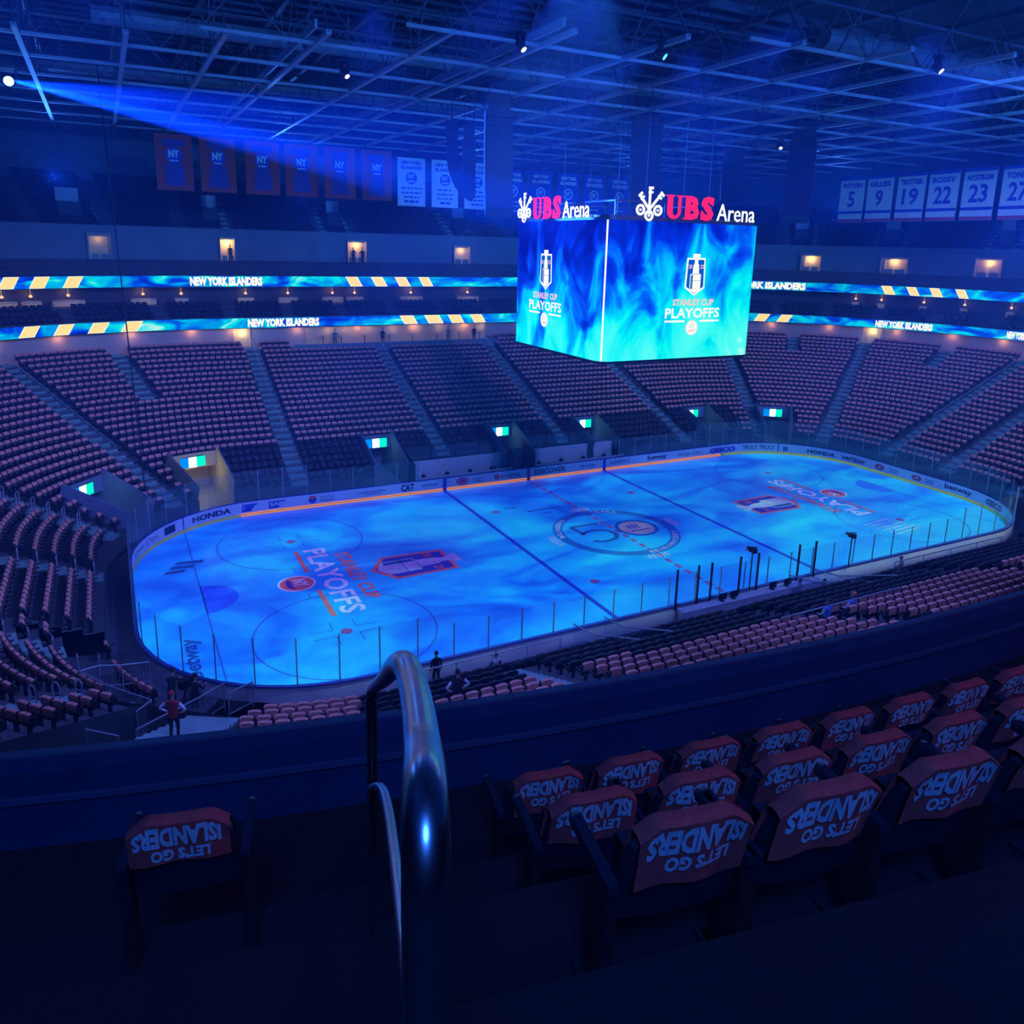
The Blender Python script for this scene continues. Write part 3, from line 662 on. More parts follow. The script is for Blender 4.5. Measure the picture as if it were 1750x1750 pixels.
def towel_low():
    """a folded rally towel hung over the top of a backrest"""
    mb = MB(); w = 0.215
    prof = [(0.075, 0.52), (0.03, 0.72), (-0.02, 0.84), (-0.045, 0.895), (-0.15, 0.895), (-0.175, 0.84), (-0.145, 0.60)]
    vs = []
    for x in (-w, -w*0.4, w*0.4, w):
        dz = -0.03 if abs(x) > 0.2 else 0.0
        vs += [(x, y, z+dz) for y, z in prof]
    n = len(prof); fs = []
    for i in range(3):
        for j in range(n-1): fs.append((i*n+j, i*n+j+1, (i+1)*n+j+1, (i+1)*n+j))
    mb.add(vs, fs); return mb
SEAT_ME = seat_low().mesh('stadium_seat', SEATB); TOW_ME = towel_low().mesh('rally_towel', ORANGE, True)
spots = []   # (u, d, z, towel, row)
def fill(d, z, aisles, k, towel, u_lo=0.0, u_hi=LT, jitter=0.0):
    """seats of one row between the aisles"""
    a = sorted(((c-(hw+0.08)*(R_/(R_+d) if int(np.searchsorted(BR, c % LT, side='right')-1) % 2 else 1.0)) % LT, (c+(hw+0.08)*(R_/(R_+d) if int(np.searchsorted(BR, c % LT, side='right')-1) % 2 else 1.0)) % LT) for c, k0, k1, hw in aisles if k0 <= k <= k1)
    for i in range(len(a)):
        s0 = u2s(a[i][1], d); s1 = u2s(a[(i+1) % len(a)][0], d); 
        while s1 < s0: s1 += spts(d)[-1]
        n = int((s1-s0)/PITCH)
        if n < 1: continue
        off = (s1-s0-n*PITCH)/2
        for j in range(n):
            u = s2u(s0+off+(j+0.5)*PITCH, d) % LT
            if k < NROW and z < 10:
                if nearside(u) and (k == 1 or (k == 0 and 96.0 < u < 107.8)): continue
                spots.append((u, dr(k, u), zr(k, u), towel(u) if callable(towel) else towel, k))
            else: spots.append((u, d, z, towel(u) if callable(towel) else towel, k))
def side_of(u):
    u %= LT
    return 'far' if (u < 46.5 or u > 157.0) else 'right' if u < 77 else 'near' if u < 127 else 'left'
for k in range(NROW):
    def tw(u, k=k):
        s = side_of(u)
        if s in ('far', 'near'): return k >= (5 if s == 'far' else 9 if u < 116 else 8) or (s == 'near' and u > 124.6 and k > 1)
        return True
    n0 = len(spots); fill(drow(k), zrow(k), AISLES, k, tw)
    keep = []
    for q in spots[n0:]:
        u, d, z = q[:3]
        if any(k < n+(0 if n > 5 else 1)*0 and abs((u-c+LT/2) % LT-LT/2) < hw+0.3 for c, hw, n in VOMS): continue
        if k >= 22 and (7.0 < u < 28.6): continue          # drinks lounge in place of the last rows
        if k == 23 and (u < 3.3 and u > 0.0): pass
        keep.append(q)
    spots[n0:] = keep
UA = [(u, 0, 9, .6) for u in (157.0, 2.9, 9.0, 16.9, 22.5, 29.2, 36.0, 43.0, 47.2, 50.9, 53.0, 55.2, 57.6, 61, 66, 70, 74, 80, 88, 96, 104, 112, 119, 142, 148.0, 152.0)]
U_AI = [(u, 0, 99, .55) for u in (157.1, 3.2, 17.3, 29.0, 36.0, 43.0, 47.2, 50.9, 53.1, 55.3, 57.6, 62, 66, 72, 80, 92, 104, 117, 122.9, 142, 148, 152)]
UT_AI = [(u, 0, 99, .5) for u in (156.1, 157.4, 158.8, 3.4, 12.7, 16.4, 28.0, 31.5, 36.0, 43.0, 47.2, 50.1, 51.0, 52.3, 53.2, 54.9, 55.7, 58.5, 62, 66, 72, 80, 92, 104, 142, 148, 152)]
SU_AI = [(u, 0, 99, .5) for u in (156.0, 158.0, 2.0, 7.5, 13.0, 18.5, 24.0, 29.5, 36.0, 43.0, 48, 50.0, 51.5, 53, 54.5, 56, 58, 61, 66, 72, 90, 110, 140, 147, 152)]
n0 = len(spots)
for j in range(4): fill(UD[j], UZ[j], U_AI, 100+j*0, False)
def keep_upper(q):
    u = q[0]; return not (105.0 < u < 141.0)
spots[n0:] = [q for q in spots[n0:] if keep_upper(q) and not (5.4 < q[0] < 16.0 and q[1] > 28)]
n0 = len(spots)
for j in range(11): fill(TD[j], TZ[j], UT_AI, 50, False)
spots[n0:] = [q for q in spots[n0:] if keep_upper(q)]
n0 = len(spots)
for j in range(4): fill(23.2+0.95*j, 11.2+0.42*j, SU_AI, 60, False)
spots[n0:] = [q for q in spots[n0:] if keep_upper(q)]
# what the photograph can see of them (with a margin for a step to the side)
vis = []
for q in spots:
    p = P(q[0], q[1], q[2]+0.86); x, y, z = to_px(p)
    if -250 < x < 2000 and 0 < y < 1400 and over_parapet(p, 0.5): vis.append((q, z, -20 < x < 1770 and 70 < y < 1300 and over_parapet(p)))
vis.sort(key=lambda t: t[1])
N_FRONT = 24
def zone(q):
    u = q[0]; bare = not q[3]; nm = 'bare black folding seat' if bare else 'black seat under orange towel'
    if side_of(u) == 'near':
        if u > 121.5: z = 'beside the railed corner stair'
        elif u > 110: z = 'left of the glass-railed near gangway'
        else: z = 'right of the glass-railed near gangway'
    elif u < 131.0: z = 'between bar railings and dark parapet'
    elif u < 135.4: z = 'in curved rows behind the corner barrier'
    elif u < 143.3: z = 'in the long rows at the left end'
    elif u < 148.95: z = 'between the two hoop-railed left stairs'
    else: z = 'by the leftmost glowing sign'
    return nm, z
ind = [v for v in vis if v[2]][:300-N_FRONT]; indset = set(id(v) for v in ind); rest = [v for v in vis if id(v) not in indset]
for v in ind:
    u, d, z, tw_, k = v[0]
    nm, zn = zone(v[0])
    o = bpy.data.objects.new('stadium_seat', SEAT_ME); COL.objects.link(o); o.location = P(u, d, z); o.rotation_euler = (0, 0, yaw_in(u))
    tag(o, nm+' '+zn, 'seat', ('towelled' if tw_ else 'bare')+' seats '+zn)
    if tw_:
        t = bpy.data.objects.new('rally_towel', TOW_ME); COL.objects.link(t); t.location = o.location; t.rotation_euler = o.rotation_euler
        tag(t, 'orange towel over a seat '+zn, 'towel', 'orange towels '+zn)
def mass(name, mb, mats, items, label, cat, smooth=False, jit=0.0):
    V = np.array(mb.v); nv = len(V); K = len(items); allv = np.zeros((K*nv, 3)); 
    for i, (q, _, _) in enumerate(items):
        a = yaw_in(q[0]); c, s = math.cos(a), math.sin(a); x, y, z = P(q[0], q[1], q[2])
        allv[i*nv:(i+1)*nv] = np.stack([x+V[:, 0]*c-V[:, 1]*s, y+V[:, 0]*s+V[:, 1]*c, z+V[:, 2]], 1)
    lt = np.array([len(f) for f in mb.f]); lv = np.concatenate([np.array(f) for f in mb.f])
    LV = (np.tile(lv, (K, 1))+np.arange(K)[:, None]*nv).ravel(); LTT = np.tile(lt, K)
    me = bpy.data.meshes.new(name); me.vertices.add(K*nv); me.vertices.foreach_set('co', allv.ravel())
    me.loops.add(len(LV)); me.loops.foreach_set('vertex_index', LV.astype(np.int32))
    me.polygons.add(len(LTT)); me.polygons.foreach_set('loop_start', np.concatenate([[0], np.cumsum(LTT)[:-1]]).astype(np.int32)); me.polygons.foreach_set('loop_total', LTT.astype(np.int32))
    if smooth: me.polygons.foreach_set('use_smooth', [True]*len(LTT))
    me.materials.append(mats); me.update(calc_edges=True); me.validate()
    o = bpy.data.objects.new(name, me); COL.objects.link(o); tag(o, label, cat, None, 'stuff'); return o
mass('stadium_seats', seat_low(), SEATB, rest, 'all the other dark folding seats filling the stands around the rink', 'seats')
mass('rally_towels', towel_low(), ORANGE, [v for v in rest if v[0][3]], 'orange towels draped on the rest of the lower stand seats', 'towels', True)
print('SEATS', len(spots), 'vis', len(vis), 'individual', len(ind), 'rest', len(rest))
# ================================================================== centre-hung scoreboard
SB = empty('scoreboard', (0, 0, 12.8)); tag(SB, 'four-sided video scoreboard hung over centre ice with arena name on top', 'scoreboard')
HX, HY, RC = 5.72, 5.52, 0.8
def sbp(t, off=0.0):
    """outline of the scoreboard, t in 0..4: south, east, north, west; returns x, y"""
    k = int(t) % 4; f = t-int(t); hx, hy = HX+off, HY+off; r = RC+off
    segs = {0: ((-hx+r, -hy), (hx-r, -hy)), 1: ((hx, -hy+r), (hx, hy-r)), 2: ((hx-r, hy), (-hx+r, hy)), 3: ((-hx, hy-r), (-hx, -hy+r))}
    a, b = segs[k]; m = 0.08
    if m <= f <= 1-m:
        g = (f-m)/(1-2*m); return (a[0]+(b[0]-a[0])*g, a[1]+(b[1]-a[1])*g)
    base = {0: -math.pi/2, 1: 0, 2: math.pi/2, 3: math.pi}[k]
    if f < m: ang = base-(m-f)/m*math.pi/4; c = a
    else: ang = base+(f-1+m)/m*math.pi/4; c = b
    nx, ny = math.cos(base), math.sin(base)
    return (c[0]-nx*r+r*math.cos(ang), c[1]-ny*r+r*math.sin(ang))
TS = [0, .02, .04, .06, .08, .3, .5, .7, .92, .94, .96, .98]
def sbsweep(mb, prof, t0=0.0, t1=4.0):
    ts = [k+x for k in range(5) for x in TS if t0 <= k+x < t1-1e-6]+[t1]
    vs = [(*sbp(t % 4, o), z) for t in ts for o, z in prof]; n = len(prof)
    mb.add(vs, [(i*n+j, (i+1)*n+j, (i+1)*n+j+1, i*n+j+1) for i in range(len(ts)-1) for j in range(n-1)])
SCREEN = water_screen('screen_water', 0.36, [(0.30, (0, 0.0, 0.34)), (0.42, (0.0, 0.03, 0.82)), (0.50, (0.0, 0.16, 1.0)), (0.57, (0.0, 0.52, 1.0)), (0.66, (0.0, 0.90, 1.0)), (0.90, (0.10, 1.0, 1.0)), (1.0, (0.5, 1, 1))], 1.05, (1.35, 1.35, 0.75), 0.7, 10, (0.012, -0.004, -0.040, 0.235))
for k, nm in enumerate(('south', 'east', 'north', 'west')):
    mb = MB(); sbsweep(mb, [(0, 0.1), (0, 8.0)], k+0.0, k+1.0); mb.build('screen', SCREEN, SB)
mb = MB(); sbsweep(mb, [(-0.1, 8.0), (0.05, 8.0), (0.05, 8.14), (-2.5, 8.14)]); mb.build('top_rim', BLACKM, SB)
mb = MB(); sbsweep(mb, [(-1.6, -0.05), (0.02, -0.05), (0.05, 0.0), (0.04, 0.10), (-0.1, 0.1)])
mb.poly([(*sbp(k+x, -1.6), -0.05) for k in range(4) for x in (0.1, 0.9)]); mb.build('frame', BLACKM, SB)
for k in (0,):
    mb = MB(); x, y = sbp(k+0.0, 0.02); mb.beam((x, y, 0.1), (x, y, 8.0), 0.07, 0.07); mb.build('corner_light', WHITE_E, SB)
for sx in (-3.4, -1.4, 1.4, 3.4):
    for sy in (-3.1, 3.1):
        mb = MB(); mb.tube([(sx, sy, 8.1), (sx, sy, 16.2)], 0.018, 6); mb.build('hoist_cable', BLACKM, SB)
mb = MB()
for z in (8.3, 9.2):
    for s in (-1, 1): mb.beam((-3.6, s*3.2, z), (3.6, s*3.2, z), 0.1, 0.1); mb.beam((s*3.6, -3.2, z), (s*3.6, 3.2, z), 0.1, 0.1)
for sx in (-1, 0, 1):
    for sy in (-1, 0, 1):
        if sx or sy: mb.beam((sx*3.6, sy*3.2, 8.1), (sx*3.6, sy*3.2, 9.2), 0.1, 0.1)
mb.build('top_frame', BLACKM, SB)
# picture content of the two visible screens
E_WHITE = emit('screen_white', (0.95, 0.97, 1.0), 1.05); E_PINK = emit('screen_pink', (1.0, 0.62, 0.66), 1.0); E_NAVY = emit('screen_navy', (0.0, 0.10, 0.62), 1.0); E_GREY = emit('screen_grey', (0.70, 0.82, 0.92), 1.0); E_SHADE = emit('screen_shade', (0.03, 0.22, 0.5), 1.0)
sc = 0.43
for nm, fn in (('south', lambda x, y, z: (0.72+x*sc, -HY-0.03-z, 2.5+y*sc)), ('west', lambda x, y, z: (-HX-0.03-z, 0.98-x*sc, 2.5+y*sc))):
    emblem(fn, 0.012, lambda n, b, m: b.build(n, m, SB), E_WHITE, E_NAVY, E_WHITE, E_SHADE, E_PINK, E_WHITE, E_WHITE, E_WHITE, E_PINK, E_GREY)
# the roof sign: crossed keys, red slab-serif letters, white letters
E_RED = emit('sign_red', (1.0, 0.015, 0.10), 1.0); E_SIGNW = emit('sign_white', (0.92, 1.0, 0.98), 1.1)
def thick(mb, th, nrm):
    """give flat letters a body"""
    n = len(mb.v); v0 = list(mb.v); f0 = list(mb.f); cnt = {}
    for f in f0:
        for i in range(len(f)):
            e = (f[i], f[(i+1) % len(f)]); cnt[e] = cnt.get(e, 0)+1
    mb.v = v0+[tuple(np.array(v)-np.array(nrm)*th) for v in v0]
    edges = [e for e in cnt if (e[1], e[0]) not in cnt]
    mb.f = f0+[tuple(i+n for i in f[::-1]) for f in f0]+[(a, a+n, b+n, b) for a, b in edges]; mb.m = [0]*len(mb.f); return mb
def letter_u(mb, f, x, w, h):
    s = 0.30*w; sl = 0.10*h; o = [(x+0.1*w, h), (x+0.1*w, 0.32*h)]+[(x+0.5*w-0.4*w*math.cos(a), 0.32*h-0.32*h*math.sin(a)) for a in np.linspace(0.2, math.pi-0.2, 10)]+[(x+0.9*w, 0.32*h), (x+0.9*w, h), (x+0.74*w, h), (x+0.74*w, 0.34*h)]+[(x+0.57*w+0.17*w*math.cos(a), 0.34*h-0.2*h*math.sin(a)) for a in np.linspace(0.2, math.pi-0.2, 8)]+[(x+0.40*w, 0.34*h), (x+0.40*w, h)]
    poly2(mb, f, o); rect2(mb, f, x, x+0.52*w, h*0.94, h); rect2(mb, f, x+0.64*w, x+w, h*0.94, h)
def slab(mb, f, pts, r): pass
def sign(fn, nrm, x0, name):
    h = 1.32
    mb = MB(); letter_u(mb, fn, 0, 1.2, h)
    text_uv(mb, 'B', fn, 1.42, 2.42, 0, h, 0.05); rect2(mb, fn, 1.28, 1.6, 0, 0.09); rect2(mb, fn, 1.28, 1.6, h-0.09, h)
    text_uv(mb, 'S', fn, 2.58, 3.5, -0.03, h+0.03, 0.05); rect2(mb, fn, 3.36, 3.47, h-0.42, h-0.02); rect2(mb, fn, 2.58, 2.69, 0.02, 0.4)
    thick(mb, 0.06, nrm).build('sign_letters_red', E_RED, SB)
    mb = MB(); text_uv(mb, 'Arena', fn, 3.78, 6.75, 0.0, 0.98, 0.0); thick(mb, 0.05, nrm).build('sign_letters_white', E_SIGNW, SB)
    mb = MB()
    for cx, cy2 in ((-1.75, 0.42), (-1.15, 0.12), (-0.55, 0.42)):
        ring2(mb, fn, cx, cy2, 0.17, 0.31, 20); disc2(mb, fn, cx, cy2, 0.07, 10)
    for a, L2 in ((math.radians(132), 1.15), (math.radians(90), 1.3), (math.radians(48), 1.35)):
        c, s = math.cos(a), math.sin(a); ox, oy = -1.15, 0.45
        q = lambda p, t: (ox+c*p-s*t, oy+s*p+c*t)
        poly2(mb, fn, [q(-0.25, -0.07), q(L2-0.35, -0.07), q(L2-0.35, 0.07), q(-0.25, 0.07)]); poly2(mb, fn, [q(L2-0.42, -0.2), q(L2-0.3, -0.2), q(L2-0.3, 0.1), q(L2-0.42, 0.1)]); poly2(mb, fn, [q(L2-0.2, -0.22), q(L2-0.06, -0.22), q(L2-0.06, 0.1), q(L2-0.2, 0.1)]); poly2(mb, fn, [q(L2-0.35, -0.07), q(L2-0.06, -0.07), q(L2-0.06, 0.07), q(L2-0.35, 0.07)])
    thick(mb, 0.05, nrm).build('sign_keys', E_SIGNW, SB)
k = 0.985
sign(lambda x, y: (-1.78+x, -HY-0.06, 8.18+y), (0, -1, 0), 0, 'south')
sign(lambda x, y: (-HX-0.06, 2.98-x, 8.14+y), (-1, 0, 0), 0, 'west')
mb = MB(); sbsweep(mb, [(-0.2, 8.14), (-0.2, 8.28)]); mb.build('sign_base', BLACKM, SB)
# ================================================================== LED ribbons on the balcony fronts
RIB = water_screen('ribbon_water', 0.55, [(0.30, (0, 0.0, 0.35)), (0.44, (0.0, 0.06, 0.95)), (0.55, (0.0, 0.36, 1.0)), (0.66, (0.0, 0.85, 1.0)), (0.8, (0.5, 1, 1))], 1.0, (0.55, 0.55, 1.6), 1.0, 6, (0, 0, 0, 0.03))
def ribbon(d, z0, z1, label, texts, stripes, extra=()):
    e = empty('ribbon_board', P(21.95, d, z0)); tag(e, label, 'led display')
    base = Vector(e.location)
    def bd(mb, n, m):
        o = mb.build(n, m, e); o.matrix_parent_inverse = Matrix.Translation(-base); return o
    mb = MB(); sweep(mb, [(d-0.03, z0), (d-0.03, z1)], -20, 84, straight=6, arc=0.22); bd(mb, 'led_strip', RIB)
    mb = MB(); sweep(mb, [(d+0.08, z0-0.05), (d-0.05, z0-0.05), (d-0.05, z0), (d-0.03, z0)], -20, 84, straight=6, arc=0.22); sweep(mb, [(d-0.03, z1), (d-0.05, z1), (d-0.05, z1+0.05), (d+0.1, z1+0.05)], -20, 84, straight=6, arc=0.22); bd(mb, 'housing', BLACKM)
    f = lambda s_, z: P(s2u(s_, d), d-0.05, z)
    for t, u0, u1 in texts:
        u0 = u2s(u0, d); u1 = u2s(u1, d)
        mb = MB(); text_uv(mb, t, f, u0, u1, z0+0.08*(z1-z0), z1-0.07*(z1-z0), 0.06); bd(mb, 'ribbon_words', WHITE_E)
    f2 = lambda s_, z: P(s2u(s_, d), d-0.04, z); f3 = lambda s_, z: P(s2u(s_, d), d-0.05, z)
    for u0, u1, lean in stripes:
        u0 = u2s(u0, d); u1 = u2s(u1, d); w = u1-u0; mb = MB(); g = 0.55*lean; a = 0.25*w
        poly2(mb, f2, [(u0-g/2-0.04, z0+.02), (u1-g/2+0.04, z0+.02), (u1+g/2+0.04, z1-.02), (u0+g/2-0.04, z1-.02)]); bd(mb, 'ribbon_stripe_edge', CREAMW_E)
        mb = MB(); poly2(mb, f3, [(u0-g/2+0.05*w, z0+.05), (u1-g/2-0.05*w, z0+.05), (u1+g/2-0.05*w, z1-.05), (u0+g/2+0.05*w, z1-.05)]); bd(mb, 'ribbon_stripe', CREAM_E)
    return e
LT_ = LT
ribbon(25.4, 14.74, 15.76, 'upper curved led ribbon with blue water, cream stripes and white words', [('NEW YORK ISLANDERS', 158.73, 164.35), ('NEW YORK ISLANDERS', 48.2, 50.76)],
       [(154.84, 155.12, 1), (155.44, 155.72, 1), (156.1, 156.39, 1), (13.9, 15.1, -1), (16.6, 17.8, -1), (19.2, 20.4, -1), (21.9, 23.0, -1), (52.96, 53.22, -1), (53.64, 53.88, -1), (54.26, 54.5, -1), (54.94, 55.17, -1)])
ribbon(22.12, 11.05, 11.98, 'lower curved led ribbon above the main stand with slanted cream stripes', [('NEW YORK ISLANDERS', 3.2, 9.96), ('NEW YORK ISLANDERS', 52.99, 54.67), ('NEW YORK', 56.78, 57.3)],
       [(154.76, 155.08, 1), (155.5, 155.82, 1), (156.25, 156.6, 1), (157.0, 157.36, 1), (18.6, 20.0, -1), (21.3, 22.9, -1), (23.95, 25.3, -1), (26.55, 27.85, -1), (49.26, 49.62, 1), (50.0, 50.34, 1)])
# ================================================================== banners
CLO = mat('orange_banner_cloth', (0.55, 0.07, 0.06), 0.85, var=0.05); CLW = mat('white_banner_cloth', (0.80, 0.84, 0.95), 0.85, var=0.04); CLB = mat('blue_banner_cloth', (0.03, 0.05, 0.42), 0.85, var=0.05)
PB2 = mat('banner_dull_blue_print', (0.10, 0.07, 0.32), 0.85, var=0.0); PB = mat('banner_blue_print', (0.05, 0.08, 0.55), 0.85, var=0.0); PW = mat('banner_white_print', (0.85, 0.88, 0.95), 0.85, var=0.0); PO = mat('banner_orange_print', (0.75, 0.12, 0.08), 0.85, var=0.0); PC = mat('banner_red_hem', (0.55, 0.06, 0.16), 0.85, var=0.0)
def banner(o, xd, w, h, cloth, label, group, seed):
    e = empty('hanging_banner', o); tag(e, label, 'banner', group)
    nv = np.cross(np.array(xd), (0, 0, 1)); r = random.Random(seed); ph = r.uniform(0, 6)
    def fn(x, y, off=0.0):
        wob = 0.02*math.sin(x*2.1+ph)*(1-y/h)+0.012*math.sin(y*1.3+ph)
        return (xd[0]*x+nv[0]*(wob+off), xd[1]*x+nv[1]*(wob+off), y)
    mb = MB(); mb.grid(lambda a, b: fn(-w/2+a*w, b*h), 10, 8); mb.grid(lambda a, b: fn(-w/2+a*w, b*h, -0.015), 10, 8); mb.build('cloth', cloth, e, True)
    mb = MB(); mb.tube([fn(-w/2-0.1, h), fn(w/2+0.1, h)], 0.04, 8)
    for s in (-1, 1): mb.tube([(xd[0]*s*w*0.4, xd[1]*s*w*0.4, h), (xd[0]*s*w*0.4, xd[1]*s*w*0.4, 29.0-o[2])], 0.012, 5)
    mb.build('hanging_bar', BLACKM, e)
    return e, lambda x, y: fn(x, y, 0.04), lambda x, y: fn(x, y, 0.06)
def lines(mb, f, w, ys, r, hgt=0.13):
    for y in ys:
        x = -w/2*r.uniform(0.6, 0.95); x1 = -x
        while x < x1: 
            q = min(x1, x+r.uniform(0.15, 0.5)); rect2(mb, f, x, q, y, y+hgt); x = q+0.1
xd = (1, 0, 0)
BX = [-24.8, -21.5, -18.0, -14.75, -11.45, -8.1]
ords = ['leftmost', 'second', 'third', 'fourth', 'fifth', 'sixth']
for i, x in enumerate(BX):
    e, f, f2 = banner((x, 28.0, 22.95), xd, 2.75, 4.3, CLO, f'{ords[i]} orange banner from the left in the row under the roof' if i else 'leftmost orange banner in the row under the roof', 'orange banners', i)
    mb = MB(); poly2(mb, f, [(-0.75, 0.35), (0.75, 0.35), (0.62, 2.1), (-0.62, 2.1)]); mb.build('blue_print', PB2, e)
    mb = MB(); rect2(mb, f, -0.8, 0.8, 3.35, 3.9); mb.build('title_print', PB2, e)
    mb = MB(); disc2(mb, f, 0, 2.7, 0.62, 24); mb.build('badge', PB, e)
    mb = MB(); text_uv(mb, 'NY', f2, -0.42, 0.42, 2.5, 3.1, 0.06); rect2(mb, f2, -0.35, 0.3, 2.22, 2.32); mb.build('badge_letters', PW, e)
for i, x in enumerate([-4.85, -1.55, 1.75]):
    e, f, f2 = banner((x, 28.0, 22.6), xd, 2.65, 4.25, CLW, ['pale blue white banner beside the last orange one', 'white banner crossed by the hanging loudspeakers', 'white banner half hidden behind the loudspeaker column'][i], 'white banners', 20+i)
    r = random.Random(i); mb = MB(); text_uv(mb, 'NEW YORK', f, -0.95, 0.95, 3.62, 3.92, 0.04); text_uv(mb, 'ISLANDERS', f, -1.0, 1.0, 3.2, 3.5, 0.04); mb.build('title_words', PB, e)
    mb = MB(); disc2(mb, f, 0, 2.45, 0.52, 24); mb.build('badge', PB, e)
    mb = MB(); lines(mb, f, 2.2, (1.5, 1.1, 0.72), r); lines(mb, f, 1.5, (0.3,), r, 0.2); mb.build('small_print', PB, e)['kind'] = 'stuff'
    mb = MB(); text_uv(mb, 'NY', f2, -0.32, 0.32, 2.4, 2.8, 0.05); rect2(mb, f2, -0.3, 0.3, 2.1, 2.25); mb.build('badge_letters', PW, e)
for i, x in enumerate([6.6, 9.75, 13.0, 16.2, 19.4]):
    e, f, f2 = banner((x, 30.0, 22.3), xd, 2.7, 4.45, CLB, ['dark blue banner peeping out right of the big loudspeaker column', 'dark blue banner above the red sign letters', 'dark blue banner above the white sign letters', 'dark blue banner right of the sign on the screens', 'dark blue banner just left of the middle hanging loudspeakers'][i], 'dark blue banners', 40+i)
    r = random.Random(60+i); mb = MB(); text_uv(mb, 'NEW YORK', f, -0.9, 0.9, 3.7, 4.05, 0.05); text_uv(mb, 'ISLANDERS', f, -1.0, 1.0, 3.2, 3.55, 0.05); mb.build('title_words', PW, e)
    mb = MB(); ring2(mb, f, 0, 2.3, 0.42, 0.55, 24); mb.build('badge_ring', PW, e)
    mb = MB(); text_uv(mb, 'NY', f, -0.28, 0.28, 2.1, 2.55, 0.04); mb.build('badge_letters', PW, e)
    mb = MB(); lines(mb, f, 1.6, (1.2, 0.8, 0.35), r); mb.build('small_print', PW, e)['kind'] = 'stuff'
xr = (0, -1, 0)
for i, (y, nm, num) in enumerate([(15.55, 'POTVIN', '5'), (12.25, 'GILLIES', '9'), (8.85, 'TROTTIER', '19'), (5.55, 'BOSSY', '22'), (2.2, 'NYSTROM', '23'), (-1.25, 'TONELLI', '27')]):
    e, f, f2 = banner((38.0, y, 22.45), xr, 2.95, 4.45, CLW, f'white hanging banner with the blue number {num}', 'retired number banners', 80+i)
    mb = MB(); text_uv(mb, nm, f, -1.15, 1.15, 3.35, 3.85, 0.04); mb.build('name_words', PB, e); mb = MB(); text_uv(mb, num, f, -0.42 if len(num) == 1 else -0.85, 0.42 if len(num) == 1 else 0.85, 1.5, 3.05, 0.025); mb.build('number', PB, e)
    for y0, y1 in ((0.85, 1.12), (4.12, 4.44)):
        mb = MB(); rect2(mb, f, -1.46, 1.46, y0, y1, 0, 6); mb.build('blue_stripe', PB, e)
    mb = MB(); rect2(mb, f, -1.46, 1.46, 0.02, 0.32, 0, 6); mb.build('red_hem', PC, e)
# ================================================================== hanging loudspeakers
SPK = mat('speaker_black', (0.012, 0.013, 0.02), 0.6, var=0.1, scale=4)
def array(loc, yaw, n, label, w=1.3, h=0.36, curl=0.6, dep=0.75):
    e = empty('speaker_array', loc, yaw); tag(e, label, 'loudspeaker')
    mb = MB(); mb.box((-w*0.4, -0.45, -0.05), (w*0.4, 0.45, 0.75)); mb.beam((-w*0.5, 0, 0.8), (w*0.5, 0, 0.8), 0.12, 0.12)
    mb.build('hoist_box', SPK, e)
    for s in (-1, 1):
        mb = MB(); mb.tube([(s*w*0.35, 0, 0.75), (s*w*0.35, 0, max(0.8, 28.9-loc[2]))], 0.025, 5); mb.build('hoist_cable', BLACKM, e)
    p = Vector((0, 0.35, -0.05)); a = 0.0
    for i in range(n):
        t = i/n; a = curl*t*t*1.3; c, s = math.cos(a), math.sin(a)
        q = Vector((0, -s*h, -c*h)); mb = MB()
        f = lambda x, y, z, p=p.copy(), c=c, s=s: (p.x+x, p.y+c*y+s*z*1.0, p.z-s*y*1.0+c*z)
        mb.box((-w/2, -dep, -h+0.02), (w/2, 0.0, -0.02), fn=lambda x, y, z, f=f: f(x, y, z))
        mb.box((-w/2+0.06, 0.0, -h+0.06), (w/2-0.06, 0.03, -0.06), fn=lambda x, y, z, f=f: f(x, y, z))
        mb.build('speaker_cabinet', SPK, e); p = p+q
    return e
def face(x, y): return math.atan2(-x, y)+0.0
array((-8.9, 8.9, 26.6), 1.2, 12, 'slim curved hanging loudspeaker left of the others, crossing a white banner', 0.85, 0.42, 1.0)
array((-6.7, 11.0, 26.6), -0.4, 11, 'curved hanging loudspeaker in front of the white banners, right of the slim one', 0.95, 0.4, 0.75)
array((-8.3, 3.0, 27.3), -0.35, 14, 'tallest hanging loudspeaker column left of the screens', 1.7, 0.47, 0.55, 0.9)
array((6.6, 8.2, 28.6), -0.4, 16, 'hanging loudspeaker column behind the sign, above the right screen', 2.2, 0.45, 0.3, 0.9)
array((22.0, 15.6, 27.6), -0.6, 10, 'small distant hanging loudspeaker right of the arena sign', 2.0, 0.4, 0.4)
array((17.6, 3.2, 27.6), -0.9, 15, 'large hanging loudspeaker left of the number banners', 1.9, 0.42, 0.5, 0.9)
